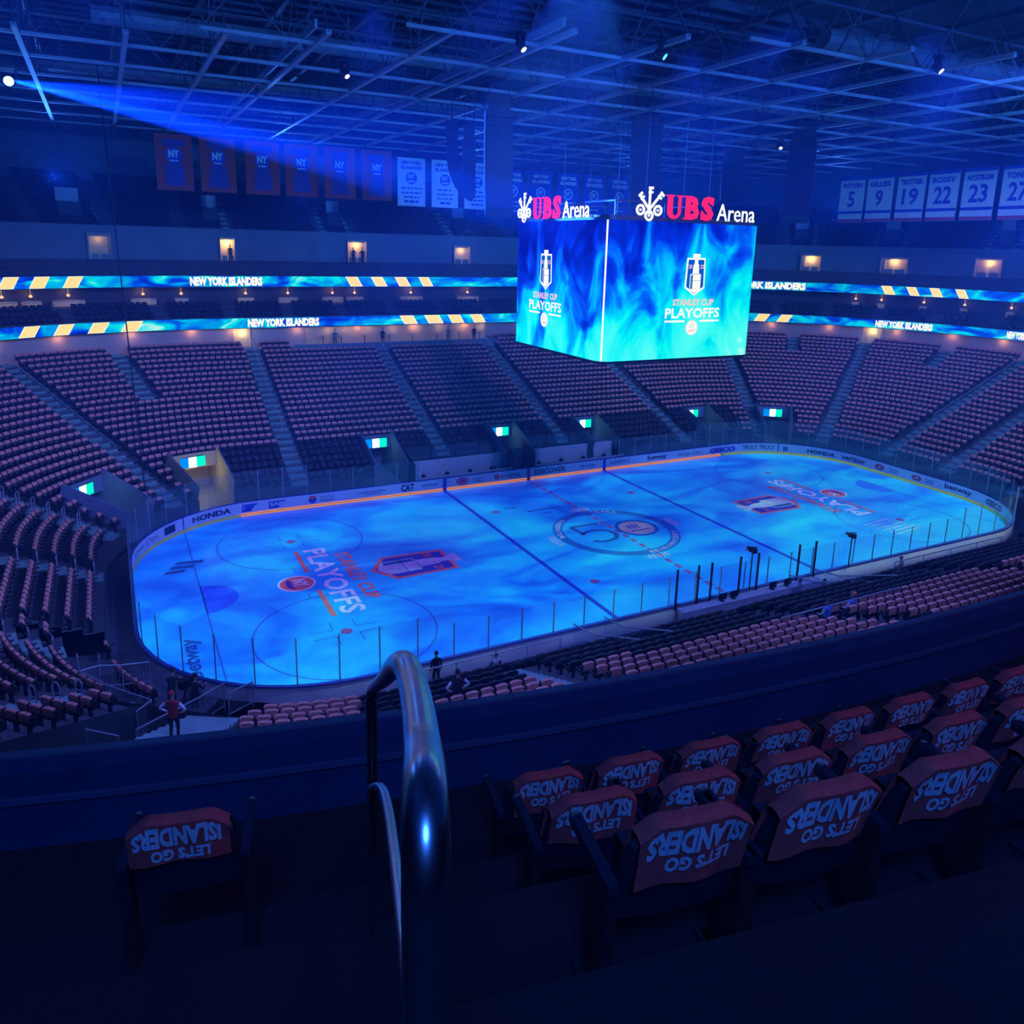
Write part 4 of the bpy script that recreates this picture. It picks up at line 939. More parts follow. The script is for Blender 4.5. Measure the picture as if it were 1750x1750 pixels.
# ================================================================== moving-head lamps on the steel
LENS = emit('lamp_lens_white', (0.75, 0.85, 1.0), 1.3); LENSC = emit('lamp_lens_cyan', (0.05, 0.75, 1.0), 3.0)
def moving_head(loc, yaw, tilt, label, lens, lab_cat='stage light'):
    e = empty('stage_light', loc, yaw); tag(e, label, lab_cat)
    mb = MB(); mb.box((-0.22, -0.18, -0.16), (0.22, 0.18, 0.0)); mb.beam((0, 0, 0), (0, 0, 0.35), 0.06, 0.06); mb.build('base', BLACKM, e)
    mb = MB()
    for s in (-1, 1): mb.box((s*0.24-0.04, -0.08, -0.62), (s*0.24+0.04, 0.08, -0.14))
    mb.build('yoke', BLACKM, e)
    h = MB(); h.lathe([(0.10, -0.25), (0.19, -0.2), (0.2, 0.1), (0.16, 0.28)], 14, (0, 0, 0)); o = h.build('head', BLACKM, e, True, (0, 0, -0.55)); o.rotation_euler = (tilt, 0, 0)
    h = MB(); h.lathe([(0.15, 0.281), (0.15, 0.30)], 14); h.build('lens', lens, o)
    return e
moving_head((-12.6, -8.0, 28.8), 0.5, 2.4, 'white-glowing stage light on the roof steel at the top of the picture', LENS)
moving_head((-17.9, 2.6, 28.8), 0.5, 2.4, 'small pale stage light on the steel above the orange banners', LENS)
moving_head((-6.9, -11.0, 28.6), 0.7, 2.2, 'cyan-glowing stage light near the top of the ceiling', LENSC)
moving_head((20.2, 8.2, 28.4), -0.5, 2.3, 'twin-dot stage light above the large right loudspeaker', LENS)
moving_head((6.2, -15.6, 28.7), 0.3, 2.3, 'pale stage light on the steel at the top right', LENS)
moving_head((30.5, -6.0, 28.7), 0.3, 2.3, 'dark twin stage light hanging right of the middle steel', LENS)
BIGH = moving_head((-34.45, 12.9, 28.6), 0.08, 1.72, 'blazing cyan stage light at the left edge throwing a beam', emit('lamp_lens_blaze', (0.08, 0.75, 1.0), 20.0)); BIGH.scale = (1.7, 1.7, 1.7)
# ================================================================== lit openings, signs, rails
CREAM = mat('cream_wall', (0.75, 0.62, 0.34), 0.7, var=0.08)
def warm(loc, e, col=(1.0, 0.62, 0.28), r=0.12):
    d = bpy.data.lights.new('warm_lamp', 'POINT'); d.energy = e; d.color = col; d.shadow_soft_size = r
    o = bpy.data.objects.new('warm_lamp', d); COL.objects.link(o); o.location = loc; o['kind'] = 'helper'; return o
# entrances in the upper wall: a pale recess with its own lamp
for u0, u1, zt, e in [(156.95, 157.35, 19.2, 8), (2.15, 3.55, 19.15, 70), (15.3, 17.4, 19.2, 45), (27.9, 29.9, 18.9, 25), (50.6, 51.1, 18.9, 60), (52.65, 53.3, 18.8, 45), (54.9, 55.5, 19.0, 40)]:
    mb = MB(); dd = 30.94; z0 = 17.08
    mb.poly([P(u0, dd, z0), P(u1, dd, z0), P(u1, dd, zt), P(u0, dd, zt)])
    struct(mb.build('door_panel', CREAM))
    mb = MB(); sbox(mb, u0-0.03, u0, 30.4, 31.0, z0, zt+0.1); sbox(mb, u1, u1+0.03, 30.4, 31.0, z0, zt+0.1); sbox(mb, u0-0.03, u1+0.03, 30.4, 31.0, zt+0.1, zt+0.3); struct(mb.build('trim_door', WALLG))
    warm(P((u0+u1)/2, 30.5, zt-0.25), e*0.8)
    mb = MB(); sbox(mb, u0+0.1*(u1-u0), u0+0.45*(u1-u0), 30.45, 30.5, 16.9, 17.6); sbox(mb, u0+0.55*(u1-u0), u0+0.9*(u1-u0), 30.45, 30.5, 16.9, 17.6); struct(mb.build('trim_barrier', STAIR))
# entrances and twin stairs high in the upper bowl
PANEL = mat('pale_blue_panel', (0.40, 0.55, 0.62), 0.7, var=0.1, scale=0.8)
for i, (ua, ub) in enumerate([(156.3, 157.3), (159.0, 162.5), (12.9, 16.2), (28.0, 31.4), (50.15, 50.95), (52.35, 53.15), (54.92, 55.65)]):
    w = ub-ua; mb = MB()
    sbox(mb, ua+0.3*w, ub-0.3*w, 33.6, 33.75, 22.35, 23.6); struct(mb.build('wall_stairhead', PANEL))
    mb = MB()
    sbox(mb, ua+0.3*w, ub-0.3*w, 33.0, 33.75, 20.6, 22.35); struct(mb.build('door_upper', DARK))
    for a, b in ((ua, ua+0.24*w), (ub-0.24*w, ub)):
        mb = MB()
        for j in range(7): sbox(mb, a, b, TD[j]-0.46, TD[j]+0.38, TZ[j]-0.02, TZ[j]+0.06); sbox(mb, a, b, TD[j]+0.0, TD[j]+0.38, TZ[j]+0.06, TZ[j]+0.26)
        struct(mb.build('trim_stair', STAIR))
# warm lamps tucked under the lower ribbon, over the last rows
for u in (154.2, 155.6, 157.2, 158.6, 161.0, 8.0, 14.0, 20.0, 26.0, 34.0, 42.0, 48.2, 49.8, 51.6, 53.6, 55.2, 56.6, 58.2, 60.5): warm(P(u, 22.5, 10.75), 20 if not 9 < u < 28 else 10, (1.0, 0.42, 0.22), 0.2)
# wide cream doorways at the head of two aisles
for u0, u1 in ((1.95, 3.5), (52.62, 53.2)):
    mb = MB(); mb.poly([P(u0, 22.92, 9.15), P(u1, 22.92, 9.15), P(u1, 22.92, 11.0), P(u0, 22.92, 11.0)]); struct(mb.build('door_panel', CREAM)); warm(P((u0+u1)/2, 22.55, 10.6), 30, (1, 0.8, 0.4))
# drinks lounge behind the last rows of the main stand
mb = MB(); sbox(mb, 7.0, 28.6, 20.1, 20.2, zrow(21), zrow(21)+1.15); struct(mb.build('wall_lounge', WALLP))
mb = MB(); mb.poly([P(8.8, 22.9, 9.1), P(28.4, 22.9, 9.1), P(28.4, 22.9, 10.9), P(8.8, 22.9, 10.9)]); struct(mb.build('wall_lounge_back', CREAM))
for i, u in enumerate((10.2, 12.0, 14.4, 17.0, 19.5, 22.2, 24.8, 27.2)):
    e = empty('bar_table', P(u, 21.6, zrow(23)+0.0), yaw_in(u)); tag(e, 'small tall bar table in the lounge under the lower ribbon', 'table', 'lounge bar tables')
    mb = MB(); mb.lathe([(0.35, 1.02), (0.38, 1.04), (0.38, 1.08), (0.35, 1.1)], 16); mb.build('table_top', CREAM, e)
    mb = MB(); mb.lathe([(0.25, 0.0), (0.25, 0.03), (0.04, 0.06), (0.04, 1.02)], 12); mb.build('pedestal', BLACKM, e)
    warm(P(u+0.8, 22.3, 10.7), 7)
# suites between the two ribbons
def suite(u, w, warmth, i):
    e = empty('suite_bar', P(u, 27.9, 13.35), yaw_in(u)); tag(e, f'warm lit suite counter under the upper ribbon, {i}', 'bar counter', 'suite counters')
    mb = MB(); mb.box((-w/2, -0.25, -0.4), (w/2, 0.25, 0.12)); mb.build('counter', CREAM, e)
    mb = MB(); mb.box((-w/2, -0.28, 0.12), (w/2, 0.3, 0.17)); mb.build('counter_top', WALLG, e)
    mb = MB(); mb.lathe([(0.03, 0.75), (0.16, 0.62), (0.12, 0.5), (0.03, 0.48)], 12); mb.tube([(0, 0, 0.75), (0, 0, 1.35)], 0.012, 5); mb.build('pendant_lamp', WARM_E, e)
    warm(P(u, 27.3, 14.2), warmth)
place = ['farthest left', 'above the leftmost lower stripe', 'beneath the left cream stripes', 'just right of the left stripes', 'left of the upper words', 'under the first upper words', 'right of the upper words', 'under the first middle stripe', 'under the last middle stripe', 'left of the screens, second', 'left of the screens, first', 'right of the screens, first', 'right of the screens, second', 'under the right stripes', 'under the last right stripe', 'farthest right']
for i, (u, w, wm) in enumerate([(155.07, 2.2, 22), (155.6, 1.5, 14), (156.31, 2.6, 22), (157.8, 2.2, 24), (158.6, 1.2, 8), (4.0, 1.6, 18), (8.2, 2.0, 10), (12.84, 2.2, 20), (15.24, 1.8, 20), (21.62, 2.6, 30), (28.5, 2.6, 26), (52.17, 0.8, 10), (52.85, 0.8, 10), (53.95, 0.8, 7), (54.97, 0.8, 7), (56.1, 0.8, 7)]): suite(u, w, wm, place[i])
# ---- lower entrance signs
SG_B = emit('sign_blue', (0.0, 0.25, 1.0), 1.2); SG_W = emit('sign_pale', (0.75, 1.0, 1.0), 2.2); SG_G = emit('sign_green', (0.0, 0.9, 0.62), 1.3)
names = ['in the far left corner rows', 'above the brightly lit left entrance', 'left of the player benches', 'above the middle of the benches', 'at the right end of the benches', 'right of the benches below the screens', 'farthest right at the corner glass']
for i, (c, hw, n) in enumerate(VOMS[:7]):
    d = drow(5)-0.66; z = zrow(5)
    e = empty('entrance_sign', P(c, d, z), yaw_in(c)); tag(e, f'glowing cyan entrance sign {names[i]}', 'sign', 'entrance signs')
    mb = MB(); mb.box((-0.95, -0.10, -0.42), (0.95, 0.0, 0.42)); mb.build('housing', BLACKM, e)
    for nm, x0, x1, m in (('blue_panel', 0.32, 0.92, SG_B), ('white_panel', -0.28, 0.30, SG_W), ('green_panel', -0.92, -0.30, SG_G)):
        mb = MB(); mb.box((x0, 0.0, -0.38), (x1, 0.03, 0.38)); mb.build(nm, m, e)
    warm(P(c, d-0.5, z-0.75), 10 if i != 1 else 70, (1.0, 0.85, 0.45) if i == 1 else (0.3, 0.75, 1.0))
# ---- railings
def fence(path, h, label, group=None, name='bar_railing', step=0.14, m=RAILM):
    e = empty(name, path[0]); tag(e, label, 'railing', group); o = Vector(path[0]); Q = [Vector(p)-o for p in path]
    mb = MB(); mb.tube(Q, 0.032, 7); mb.build('top_rail', m, e)
    mb = MB(); mb.tube([q-Vector((0, 0, h-0.1)) for q in Q], 0.02, 6); mb.build('bottom_rail', m, e)
    mb = MB(); pk = []
    for a, b in zip(Q[:-1], Q[1:]):
        n = max(2, int((b-a).length/step))
        for i in range(n+1):
            p = a.lerp(b, i/n)
            if i in (0, n):
                if not any((p-q).length < 0.01 for q in pk): pk.append(p)
            else: mb.beam(p, p-Vector((0, 0, h-0.1)), 0.016, 0.016)
    mb.build('balusters', m, e)['kind'] = 'stuff'
    for p in pk:
        ps = MB(); ps.tube([p, p-Vector((0, 0, h+0.15))], 0.03, 7); ps.build('post', m, e)
    return e
fence([(-30.16, -8.75, 1.5), (-31.2, -9.2, 1.85), (-32.0, -9.75, 2.3), (-32.7, -10.3, 2.5)], 1.0, 'steel bar railing running from the rink glass to the corner seats')
fence([(-32.7, -10.3, 2.55), (-31.6, -12.05, 2.55), (-30.25, -13.7, 2.55)], 1.1, 'long steel bar railing along the back of the corner floor')
fence([(-30.25, -13.75, 2.55), (-30.75, -15.2, 3.1)], 1.1, 'short sloping bar railing left of the corner stair')
fence([(-27.55, -12.0, 1.6), (-28.6, -13.5, 2.1), (-29.55, -14.85, 2.6), (-30.8, -17.0, 3.5)], 1.1, 'sloping bar railing along the right of the corner stair')
fence([(-32.2, -17.3, 4.1), (-31.3, -18.1, 4.1)], 1.0, 'low bar railing beside the person in red at the parapet')
fence([(-26.5, -12.6, 1.75), (-27.6, -14.0, 2.3)], 1.0, 'second short bar railing at the foot of the corner stair')
def hoop(u, k, label, group):
    d = drow(k)-0.1; z = zr(k, u)
    e = empty('aisle_handrail', P(u, d, z), yaw_in(u)); tag(e, label, 'handrail', group)
    mb = MB(); w = 0.17; pts = [(-w, 0, 0), (-w, 0, 0.82), (-w*0.7, 0, 0.92), (0, 0, 0.95), (w*0.7, 0, 0.92), (w, 0, 0.82), (w, 0, 0)]
    mb.tube(pts, 0.024, 7); mb.build('hoop', RAILM, e)
    mb = MB(); mb.tube([(-w, 0, 0.52), (w, 0, 0.52)], 0.016, 6); mb.build('crossbar', RAILM, e)
for u, ks, g in ((131.0, (4, 5, 6), 'on the stair nearest the parapet at the left'), (135.4, (0, 1, 2, 3, 4), 'on the stair through the middle of the left end'), (143.3, (0, 1, 2, 3, 4), 'on the left end stair beyond the long rows'), (148.95, (2, 3, 4, 5, 6, 7), 'on the far left corner stair')):
    for k in ks: hoop(u, k, 'steel hoop handrail '+g, 'hoop rails '+g)
# aisle rails of the far stand, one slim rail per stair
for u, nm in ((3.3, 'left of the left centre block'), (15.6, 'right of the left centre block'), (27.3, 'left of the hanging screens'), (40.0, 'under the hanging screens'), (48.0, 'right under the screens'), (52.8, 'in the far right corner'), (58.3, 'in the right end stand'), (154.2, 'in the far left corner')):
    e = empty('stair_handrail', P(u, drow(14), zrow(14))); tag(e, 'long thin steel handrail on the stair '+nm, 'handrail')
    o = Vector(e.location); side = 0.04 if u < 44 else 0.02
    mb = MB(); mb.tube([Vector(P(u, drow(k), zrow(k)+1.0))-o for k in range(7, 24)], 0.026, 6); mb.build('rail', RAILM, e)
    for k in range(7, 24, 4):
        mb = MB(); mb.tube([Vector(P(u, drow(k), zrow(k)+1.0))-o, Vector(P(u, drow(k), zrow(k)+0.1))-o], 0.02, 6); mb.build('post', RAILM, e)
# glass-sided gangways of the near stand
for c, hw, nm in ((113.1, 0.8, 'left'), (99.3, 0.9, 'right')):
    for s, q in ((-1, 'far'), (1, 'near')):
        u = c+s*(hw+0.05); e = empty('glass_railing', P(u, 2.0, 1.5)); tag(e, f'glass railing with steel top rail on the {q} edge of the {nm} gangway', 'railing'); o = Vector(e.location)
        k0 = [Vector(P(u, d, z))-o for d, z in ((1.6, 2.25), (3.2, 2.5), (6.6, 3.9))]
        mb = MB(); mb.tube(k0, 0.035, 7); mb.build('top_rail', RAILM, e)
        mb = MB()
        for a, b in zip(k0[:-1], k0[1:]): mb.poly([a, b, b-Vector((0, 0, 0.85)), a-Vector((0, 0, 0.85))])
        mb.build('glass_panel', GLASS2, e)
    e = empty('crosswise_railing', P(c, 7.0, 4.0)); tag(e, f'steel crosswise railing at the head of the {nm} gangway', 'railing'); o = Vector(e.location)
    mb = MB()
    for z in (3.9, 3.45): mb.tube([Vector(P(c-hw-0.3, 6.9, z))-o, Vector(P(c+hw+0.3, 6.9, z))-o], 0.03, 7)
    for q in (-hw-0.3, hw+0.3): mb.tube([Vector(P(c+q, 6.9, 3.9))-o, Vector(P(c+q, 6.9, 2.9))-o], 0.03, 7)
    mb.build('rail', RAILM, e)
for u0, u1, d, z, nm in ((83.0, 93.0, 2.6, 2.15, 'beside the seated person at the right'), (80.5, 93.5, 4.4, 2.9, 'behind the dark seats at the right edge'), (102.5, 109.5, 9.6, 5.3, 'over the orange rows near the parapet'), (114.5, 121.5, 1.4, 1.55, 'in front of the dark rows near the glass')):
    e = empty('long_railing', P(u0, d, z)); tag(e, 'long low steel railing '+nm, 'railing'); o = Vector(e.location)
    mb = MB(); mb.tube([Vector(P(u, d, z))-o for u in np.linspace(u0, u1, 6)], 0.03, 7); mb.build('rail', RAILM, e)
    for u in np.linspace(u0, u1, 5):
        mb = MB(); mb.tube([Vector(P(u, d, z))-o, Vector(P(u, d, z-0.9))-o], 0.022, 6); mb.build('post', RAILM, e)
# parapet: blue-lit capping rail, glass strip and posts to the right
CAPR = mat('parapet_cap', (0.35, 0.42, 0.52), 0.22, 0.8, var=0.05)
e = empty('parapet_rail', P(118, 25.4, 15.78)); tag(e, 'polished capping rail curving along the dark near parapet', 'rail'); o = Vector(e.location)
mb = MB(); sweep(mb, [(25.37, 15.76), (25.37, 15.80), (25.43, 15.80), (25.43, 15.76)], 84, 140, True, straight=2.5, arc=0.25)
mb.v = [tuple(Vector(v)-o) for v in mb.v]; mb.build('cap', CAPR, e)
mb = MB(); sweep(mb, [(25.60, 15.60), (25.63, 15.60), (25.63, 15.56), (25.60, 15.56)], 84, 140, True, straight=2.5, arc=0.25); mb.v = [tuple(Vector(v)-o) for v in mb.v]; mb.build('lower_moulding', mat('dark_moulding', (0.05, 0.08, 0.16), 0.4, var=0.05), e)
mb = MB(); sweep(mb, [(25.41, 15.80), (25.41, 16.0)], 84, 121.2, straight=2.5, arc=0.25); mb.v = [tuple(Vector(v)-o) for v in mb.v]; mb.build('glass_strip', GLASS2, e)
mb = MB(); sweep(mb, [(25.40, 16.0), (25.40, 16.025), (25.425, 16.025), (25.425, 16.0)], 84, 121.2, True, straight=2.5, arc=0.25); mb.v = [tuple(Vector(v)-o) for v in mb.v]; mb.build('glass_edge', RAILM, e)
for u in (90, 96, 102, 107.5, 112.5, 116.5, 119.5):
    mb = MB(); mb.tube([Vector(P(u, 25.45, 15.6))-o, Vector(P(u, 25.45, 16.08))-o], 0.022, 8); mb.build('post', RAILM, e)
# ---- player benches on the far side
BW = mat('bench_white_panel', (0.62, 0.62, 0.74), 0.6, var=0.08, scale=1.5)
for u0, u1, nm in ((11.9, 20.6, 'left of the red line'), (22.6, 31.9, 'right of the red line')):
    e = empty('player_bench', P((u0+u1)/2, 1.6, 0)); tag(e, 'white-walled player bench behind the far boards, '+nm, 'bench'); o = Vector(e.location)
    def put(mb, n, m):
        mb.v = [tuple(Vector(v)-o) for v in mb.v]; return mb.build(n, m, e)
    mb = MB(); sbox(mb, u0, u1, 2.3, 2.4, 0.2, 2.0); put(mb, 'back_panel', BW)
    mb = MB(); sbox(mb, u0, u1, 1.5, 1.9, 0.62, 0.70); put(mb, 'seat_board', BW)
    for u in np.linspace(u0+0.3, u1-0.3, 5):
        mb = MB(); sbox(mb, u-0.04, u+0.04, 1.55, 1.85, 0, 0.62); put(mb, 'leg', BLACKM)
    mb = MB(); sbox(mb, u0, u1, 0.25, 0.45, 1.12, 1.18); put(mb, 'ledge', BW)
    mb = MB(); mb.poly([P(u0, 2.4, 2.0), P(u1, 2.4, 2.0), P(u1, 2.4, 3.1), P(u0, 2.4, 3.1)]); put(mb, 'glass_panel', GLASS)
    for u in np.linspace(u0, u1, 5):
        mb = MB(); sbox(mb, u-0.025, u+0.025, 2.35, 2.45, 0.2, 3.1); put(mb, 'post', BLACKM)
    for s, q in ((u0, 1), (u1, -1)):
        mb = MB(); mb.poly([P(s, 0.12, 0), P(s, 2.4, 0), P(s, 2.4, 3.0), P(s, 0.12, 2.4)]); put(mb, 'end_screen', BLACKM)
    for j, u in enumerate(np.linspace(u0+1.3, u1-1.2, 4)):
        b = empty('equipment_bag', P(u, 1.75, 0.70), yaw_in(u)); tag(b, 'small dark bag on the bench wall '+nm, 'bag', 'dark bags '+nm)
        mb = MB(); mb.lathe([(0.12, 0.0), (0.2, 0.06), (0.2, 0.2), (0.1, 0.3), (0.03, 0.31)], 10); mb.build('body', BLACKM, b)
        mb = MB(); mb.tube([(-0.12, 0, 0.26), (-0.06, 0, 0.38), (0.06, 0, 0.38), (0.12, 0, 0.26)], 0.015, 6); mb.build('handle', BLACKM, b)
# ---- scorer's row on the near side: counter, thick posts, screens
e = empty('scorers_table', P(102, 0.9, 0)); tag(e, 'white scorers counter with dark posts behind the near boards', 'counter'); o = Vector(e.location)
mb = MB(); sbox(mb, 97.0, 107.0, 1.0, 1.08, 0.0, 1.1); mb.v = [tuple(Vector(v)-o) for v in mb.v]; mb.build('front_panel', BW, e)
mb = MB(); sbox(mb, 97.0, 107.0, 0.55, 1.1, 1.1, 1.15); mb.v = [tuple(Vector(v)-o) for v in mb.v]; mb.build('counter_top', BW, e)
for u in (96.9, 98.2, 101.3, 102.6, 104.6, 105.5, 106.9):
    mb = MB(); mb.beam(Vector(P(u, 0.3, 0.9))-o, Vector(P(u, 0.3, 3.2))-o, 0.09, 0.09); mb.build('post', BLACKM, e)
for i, u in enumerate((99.5, 100.6, 103.4, 104.2)):
    m_ = empty('monitor', P(u, 0.85, 1.15), yaw_in(u)); tag(m_, 'small dark monitor on the scorers counter', 'monitor', 'monitors on the scorers counter')
    mb = MB(); mb.box((-0.25, -0.03, 0.1), (0.25, 0.03, 0.45)); mb.build('screen', BLACKM, m_)
    mb = MB(); mb.box((-0.1, -0.08, 0), (0.1, 0.08, 0.03)); mb.box((-0.03, -0.02, 0.03), (0.03, 0.02, 0.12)); mb.build('stand', BLACKM, m_)
for u, z, nm in ((101.75, 3.3, 'left'), (93.9, 2.95, 'right')):
    c = empty('robotic_camera', P(u, 0.25, 1.1), yaw_in(u)); tag(c, f'robotic camera on a pole over the near glass, the {nm} one', 'camera')
    mb = MB(); mb.tube([(0, 0, 0), (0, 0, z-1.1)], 0.035, 8); mb.build('pole', BLACKM, c)
    mb = MB(); mb.box((-0.12, -0.22, z-1.1), (0.12, 0.2, z-0.85)); mb.lathe([(0.07, 0.2), (0.08, 0.32), (0.09, 0.4)], 10, (0, 0, z-0.97), axis='y'); mb.build('camera_body', BLACKM, c)
    mb = MB(); mb.beam((-0.35, -0.05, z-0.88), (0.25, -0.05, z-0.8), 0.05, 0.03); mb.build('arm', BLACKM, c)
# the cord of the end netting, hanging from the steel to the corner glass
e = empty('net_cable', (-29.3, 10.6, 3.3)); tag(e, 'dark vertical edge cable of the netting by the left corner glass', 'cable')
mb = MB(); mb.tube([(0, 0, 0), (-0.6, 1.6, 25.6)], 0.045, 6); mb.build('cable', BLACKM, e)
# ================================================================== PEOPLE
def skin_body(joints, bones, radii):
    me = bpy.data.meshes.new('b'); me.from_pydata(joints, bones, []); o = bpy.data.objects.new('b', me); COL.objects.link(o)
    md = o.modifiers.new('s', 'SKIN'); md.use_smooth_shade = True
    for i, r in enumerate(radii):
        v = me.skin_vertices[0].data[i]; v.radius = r if hasattr(r, '__len__') else (r, r); v.use_root = (i == 0)
    sd = o.modifiers.new('d', 'SUBSURF'); sd.levels = 1; sd.render_levels = 1
    bpy.context.view_layer.update()
    m2 = bpy.data.meshes.new_from_object(o.evaluated_get(bpy.context.evaluated_depsgraph_get()))
    bpy.data.objects.remove(o); bpy.data.meshes.remove(me); return m2
SKIN_M = mat('skin', (0.55, 0.36, 0.28), 0.55, var=0.05); HAIR_M = mat('dark_hair', (0.02, 0.015, 0.012), 0.6, var=0.0); SHOE_M = mat('dark_shoes', (0.02, 0.02, 0.02), 0.5, var=0.0)
def cloth(n, c): return mat(n, c, 0.85, var=0.12, scale=8)
def person(label, loc, yaw, pose, top, trousers, arms=('down', 'down'), cap=None, lean=0.0, sleeve=None):
    V = Vector; J = []; R = []; B = []; reg = []
    def add(p, r, par, g):
        J.append(tuple(p)); R.append(r); reg.append(g)
        if par is not None: B.append((par, len(J)-1))
        return len(J)-1
    hip = 0.93 if pose == 'stand' else 0.50
    base_y = 0.0
    def tor(y, z): return (0, base_y+y+lean*(z-hip), z)
    pel = add((0, base_y, hip), (0.16, 0.115), None, 2)
    w = add(tor(0.0, hip+0.18), (0.145, 0.10), pel, 1); ch = add(tor(0.0, hip+0.38), (0.165, 0.115), w, 1); nk0 = add(tor(-0.01, hip+0.52), (0.085, 0.075), ch, 1)
    nk = add(tor(0.0, hip+0.60), 0.052, nk0, 0); hd0 = add(tor(0.02, hip+0.68), (0.072, 0.085), nk, 0); hd1 = add(tor(0.025, hip+0.76), (0.078, 0.098), hd0, 0); add(tor(0.015, hip+0.82), (0.06, 0.07), hd1, 0)
    add(tor(0.135, hip+0.735), 0.014, hd1, 0)
    for s, arm in zip((-1, 1), arms):
        sh = add((s*0.19, tor(0, hip+0.47)[1], hip+0.47), 0.062, ch, 1); sy = tor(0, hip+0.47)[1]
        if arm == 'down': el, wr, hn = (s*0.245, sy-0.02, hip+0.19), (s*0.25, sy+0.06, hip-0.05), (s*0.25, sy+0.09, hip-0.13)
        elif arm == 'hip': el, wr, hn = (s*0.42, sy-0.05, hip+0.25), (s*0.27, sy+0.08, hip+0.08), (s*0.2, sy+0.1, hip+0.05)
        elif arm == 'fwd': el, wr, hn = (s*0.25, sy+0.12, hip+0.22), (s*0.18, sy+0.36, hip+0.25), (s*0.16, sy+0.44, hip+0.26)
        elif arm == 'up': el, wr, hn = (s*0.28, sy+0.15, hip+0.35), (s*0.14, sy+0.26, hip+0.58), (s*0.11, sy+0.28, hip+0.65)
        else: el, wr, hn = (s*0.25, sy+0.05, hip+0.2), (s*0.2, sy+0.25, hip+0.1), (s*0.16, sy+0.33, hip+0.09)
        e_ = add(el, 0.047, sh, 3 if sleeve else 1); w_ = add(wr, 0.034, e_, 3 if sleeve else 1); h_ = add(hn, (0.038, 0.022), w_, 0)
        dv = (V(hn)-V(wr)).normalized(); sd = V((0, 0, 1)).cross(dv) if abs(dv.z) < 0.8 else V((0, 1, 0)); sd.normalize()
        for q, ln in ((-1.5, 0.062), (-0.5, 0.075), (0.5, 0.078), (1.5, 0.068)):
            a = V(hn)+sd*q*0.017+dv*0.03; b_ = a+dv*ln*0.6+V((0, 0, -0.008)); c_ = b_+dv*ln*0.35+V((0, 0, -0.018)); f0 = add(a, 0.0085, h_, 0); f1 = add(b_, 0.008, f0, 0); add(c_, 0.0065, f1, 0)
        a = V(hn)-dv*0.02+sd*0.035*(-s); t0 = add(a, 0.010, h_, 0); add(a+dv*0.035+sd*0.02*(-s), 0.008, t0, 0)
        if pose == 'stand': kn, an, toe = (s*0.11, 0.03, 0.49), (s*0.12, -0.02, 0.09), (s*0.13, 0.17, 0.035)
        else: kn, an, toe = (s*0.13, 0.44, 0.50), (s*0.13, 0.42, 0.09), (s*0.13, 0.60, 0.035)
        th = add((s*0.095, 0.0 if pose == 'stand' else 0.06, hip-0.06 if pose == 'stand' else hip-0.01), 0.088, pel, 2)
        k_ = add(kn, 0.062, th, 2); mid = add(((kn[0]+an[0])/2, (kn[1]+an[1])/2-0.015, (kn[2]+an[2])/2+0.06), 0.056, k_, 2); a_ = add(an, 0.042, mid, 2); add(toe, (0.042, 0.03), a_, 4)
    me = skin_body(J, B, R)
    for m_ in (SKIN_M, top, trousers, sleeve or top, SHOE_M): me.materials.append(m_)
    A = np.array(J)
    # each face takes the clothing of the limb it belongs to
    seg = [(A[a], A[b], reg[b]) for a, b in B]
    P0 = np.array([s[0] for s in seg]); D = np.array([s[1]-s[0] for s in seg]); DD = (D*D).sum(1)+1e-9; G = [s[2] for s in seg]; rr = np.array([(R[b][0] if hasattr(R[b], '__len__') else R[b]) for a, b in B])
    idx = []
    for p in me.polygons:
        c = np.array(p.center); t = np.clip(((c-P0)*D).sum(1)/DD, 0, 1); dist = np.linalg.norm(P0+D*t[:, None]-c, axis=1)-rr*0.8; idx.append(G[int(dist.argmin())])
    me.polygons.foreach_set('material_index', idx); me.polygons.foreach_set('use_smooth', [True]*len(idx))
    o = bpy.data.objects.new('person', me); COL.objects.link(o); o.location = loc; o.rotation_euler = (0, 0, yaw); tag(o, label, 'person')
    h = MB(); hc = tor(0.0, hip+0.79)
    def cap_fn(a, b):
        th = a*2*math.pi; ph = b*1.75; r = 0.094; return (hc[0]+r*0.92*math.sin(ph)*math.cos(th), hc[1]-0.012+r*1.12*math.sin(ph)*math.sin(th)-0.02*b, hc[2]+r*math.cos(ph)*1.0-0.0)
    h.grid(cap_fn, 14, 6); h.build('cap' if cap else 'hair', cap or HAIR_M, o, True)
    ey = MB()
    for s in (-1, 1): ey.lathe([(0.004, -0.004), (0.011, 0.0), (0.004, 0.004)], 8, (s*0.03, tor(0.108, hip+0.757)[1], hip+0.757), axis='y')
    ey.build('eyes', BLACKM, o)
    er = MB()
    for s in (-1, 1): er.lathe([(0.01, -0.02), (0.022, 0.0), (0.012, 0.03)], 8, (s*0.08, tor(0.01, hip+0.735)[1], hip+0.735))
    er.build('ears', SKIN_M, o)
    mo = MB(); mo.box((-0.022, tor(0.1, hip+0.69)[1], hip+0.686), (0.022, tor(0.112, hip+0.69)[1], hip+0.694)); mo.build('mouth', mat('lips', (0.4, 0.18, 0.16), 0.5, var=0), o)
    return o
BLK = cloth('black_jacket', (0.02, 0.02, 0.028)); GRY = cloth('dark_trousers', (0.03, 0.03, 0.045)); WHT = cloth('white_shirt', (0.75, 0.78, 0.85)); RED = cloth('red_vest', (0.55, 0.04, 0.06)); BLU = cloth('blue_jersey', (0.10, 0.22, 0.7)); GRN = cloth('grey_jacket', (0.25, 0.27, 0.33)); ORJ = cloth('orange_shirt', (0.75, 0.2, 0.08)); TAN = cloth('tan_jacket', (0.4, 0.3, 0.2))
def at(u, d, z): return P(u, d, z)
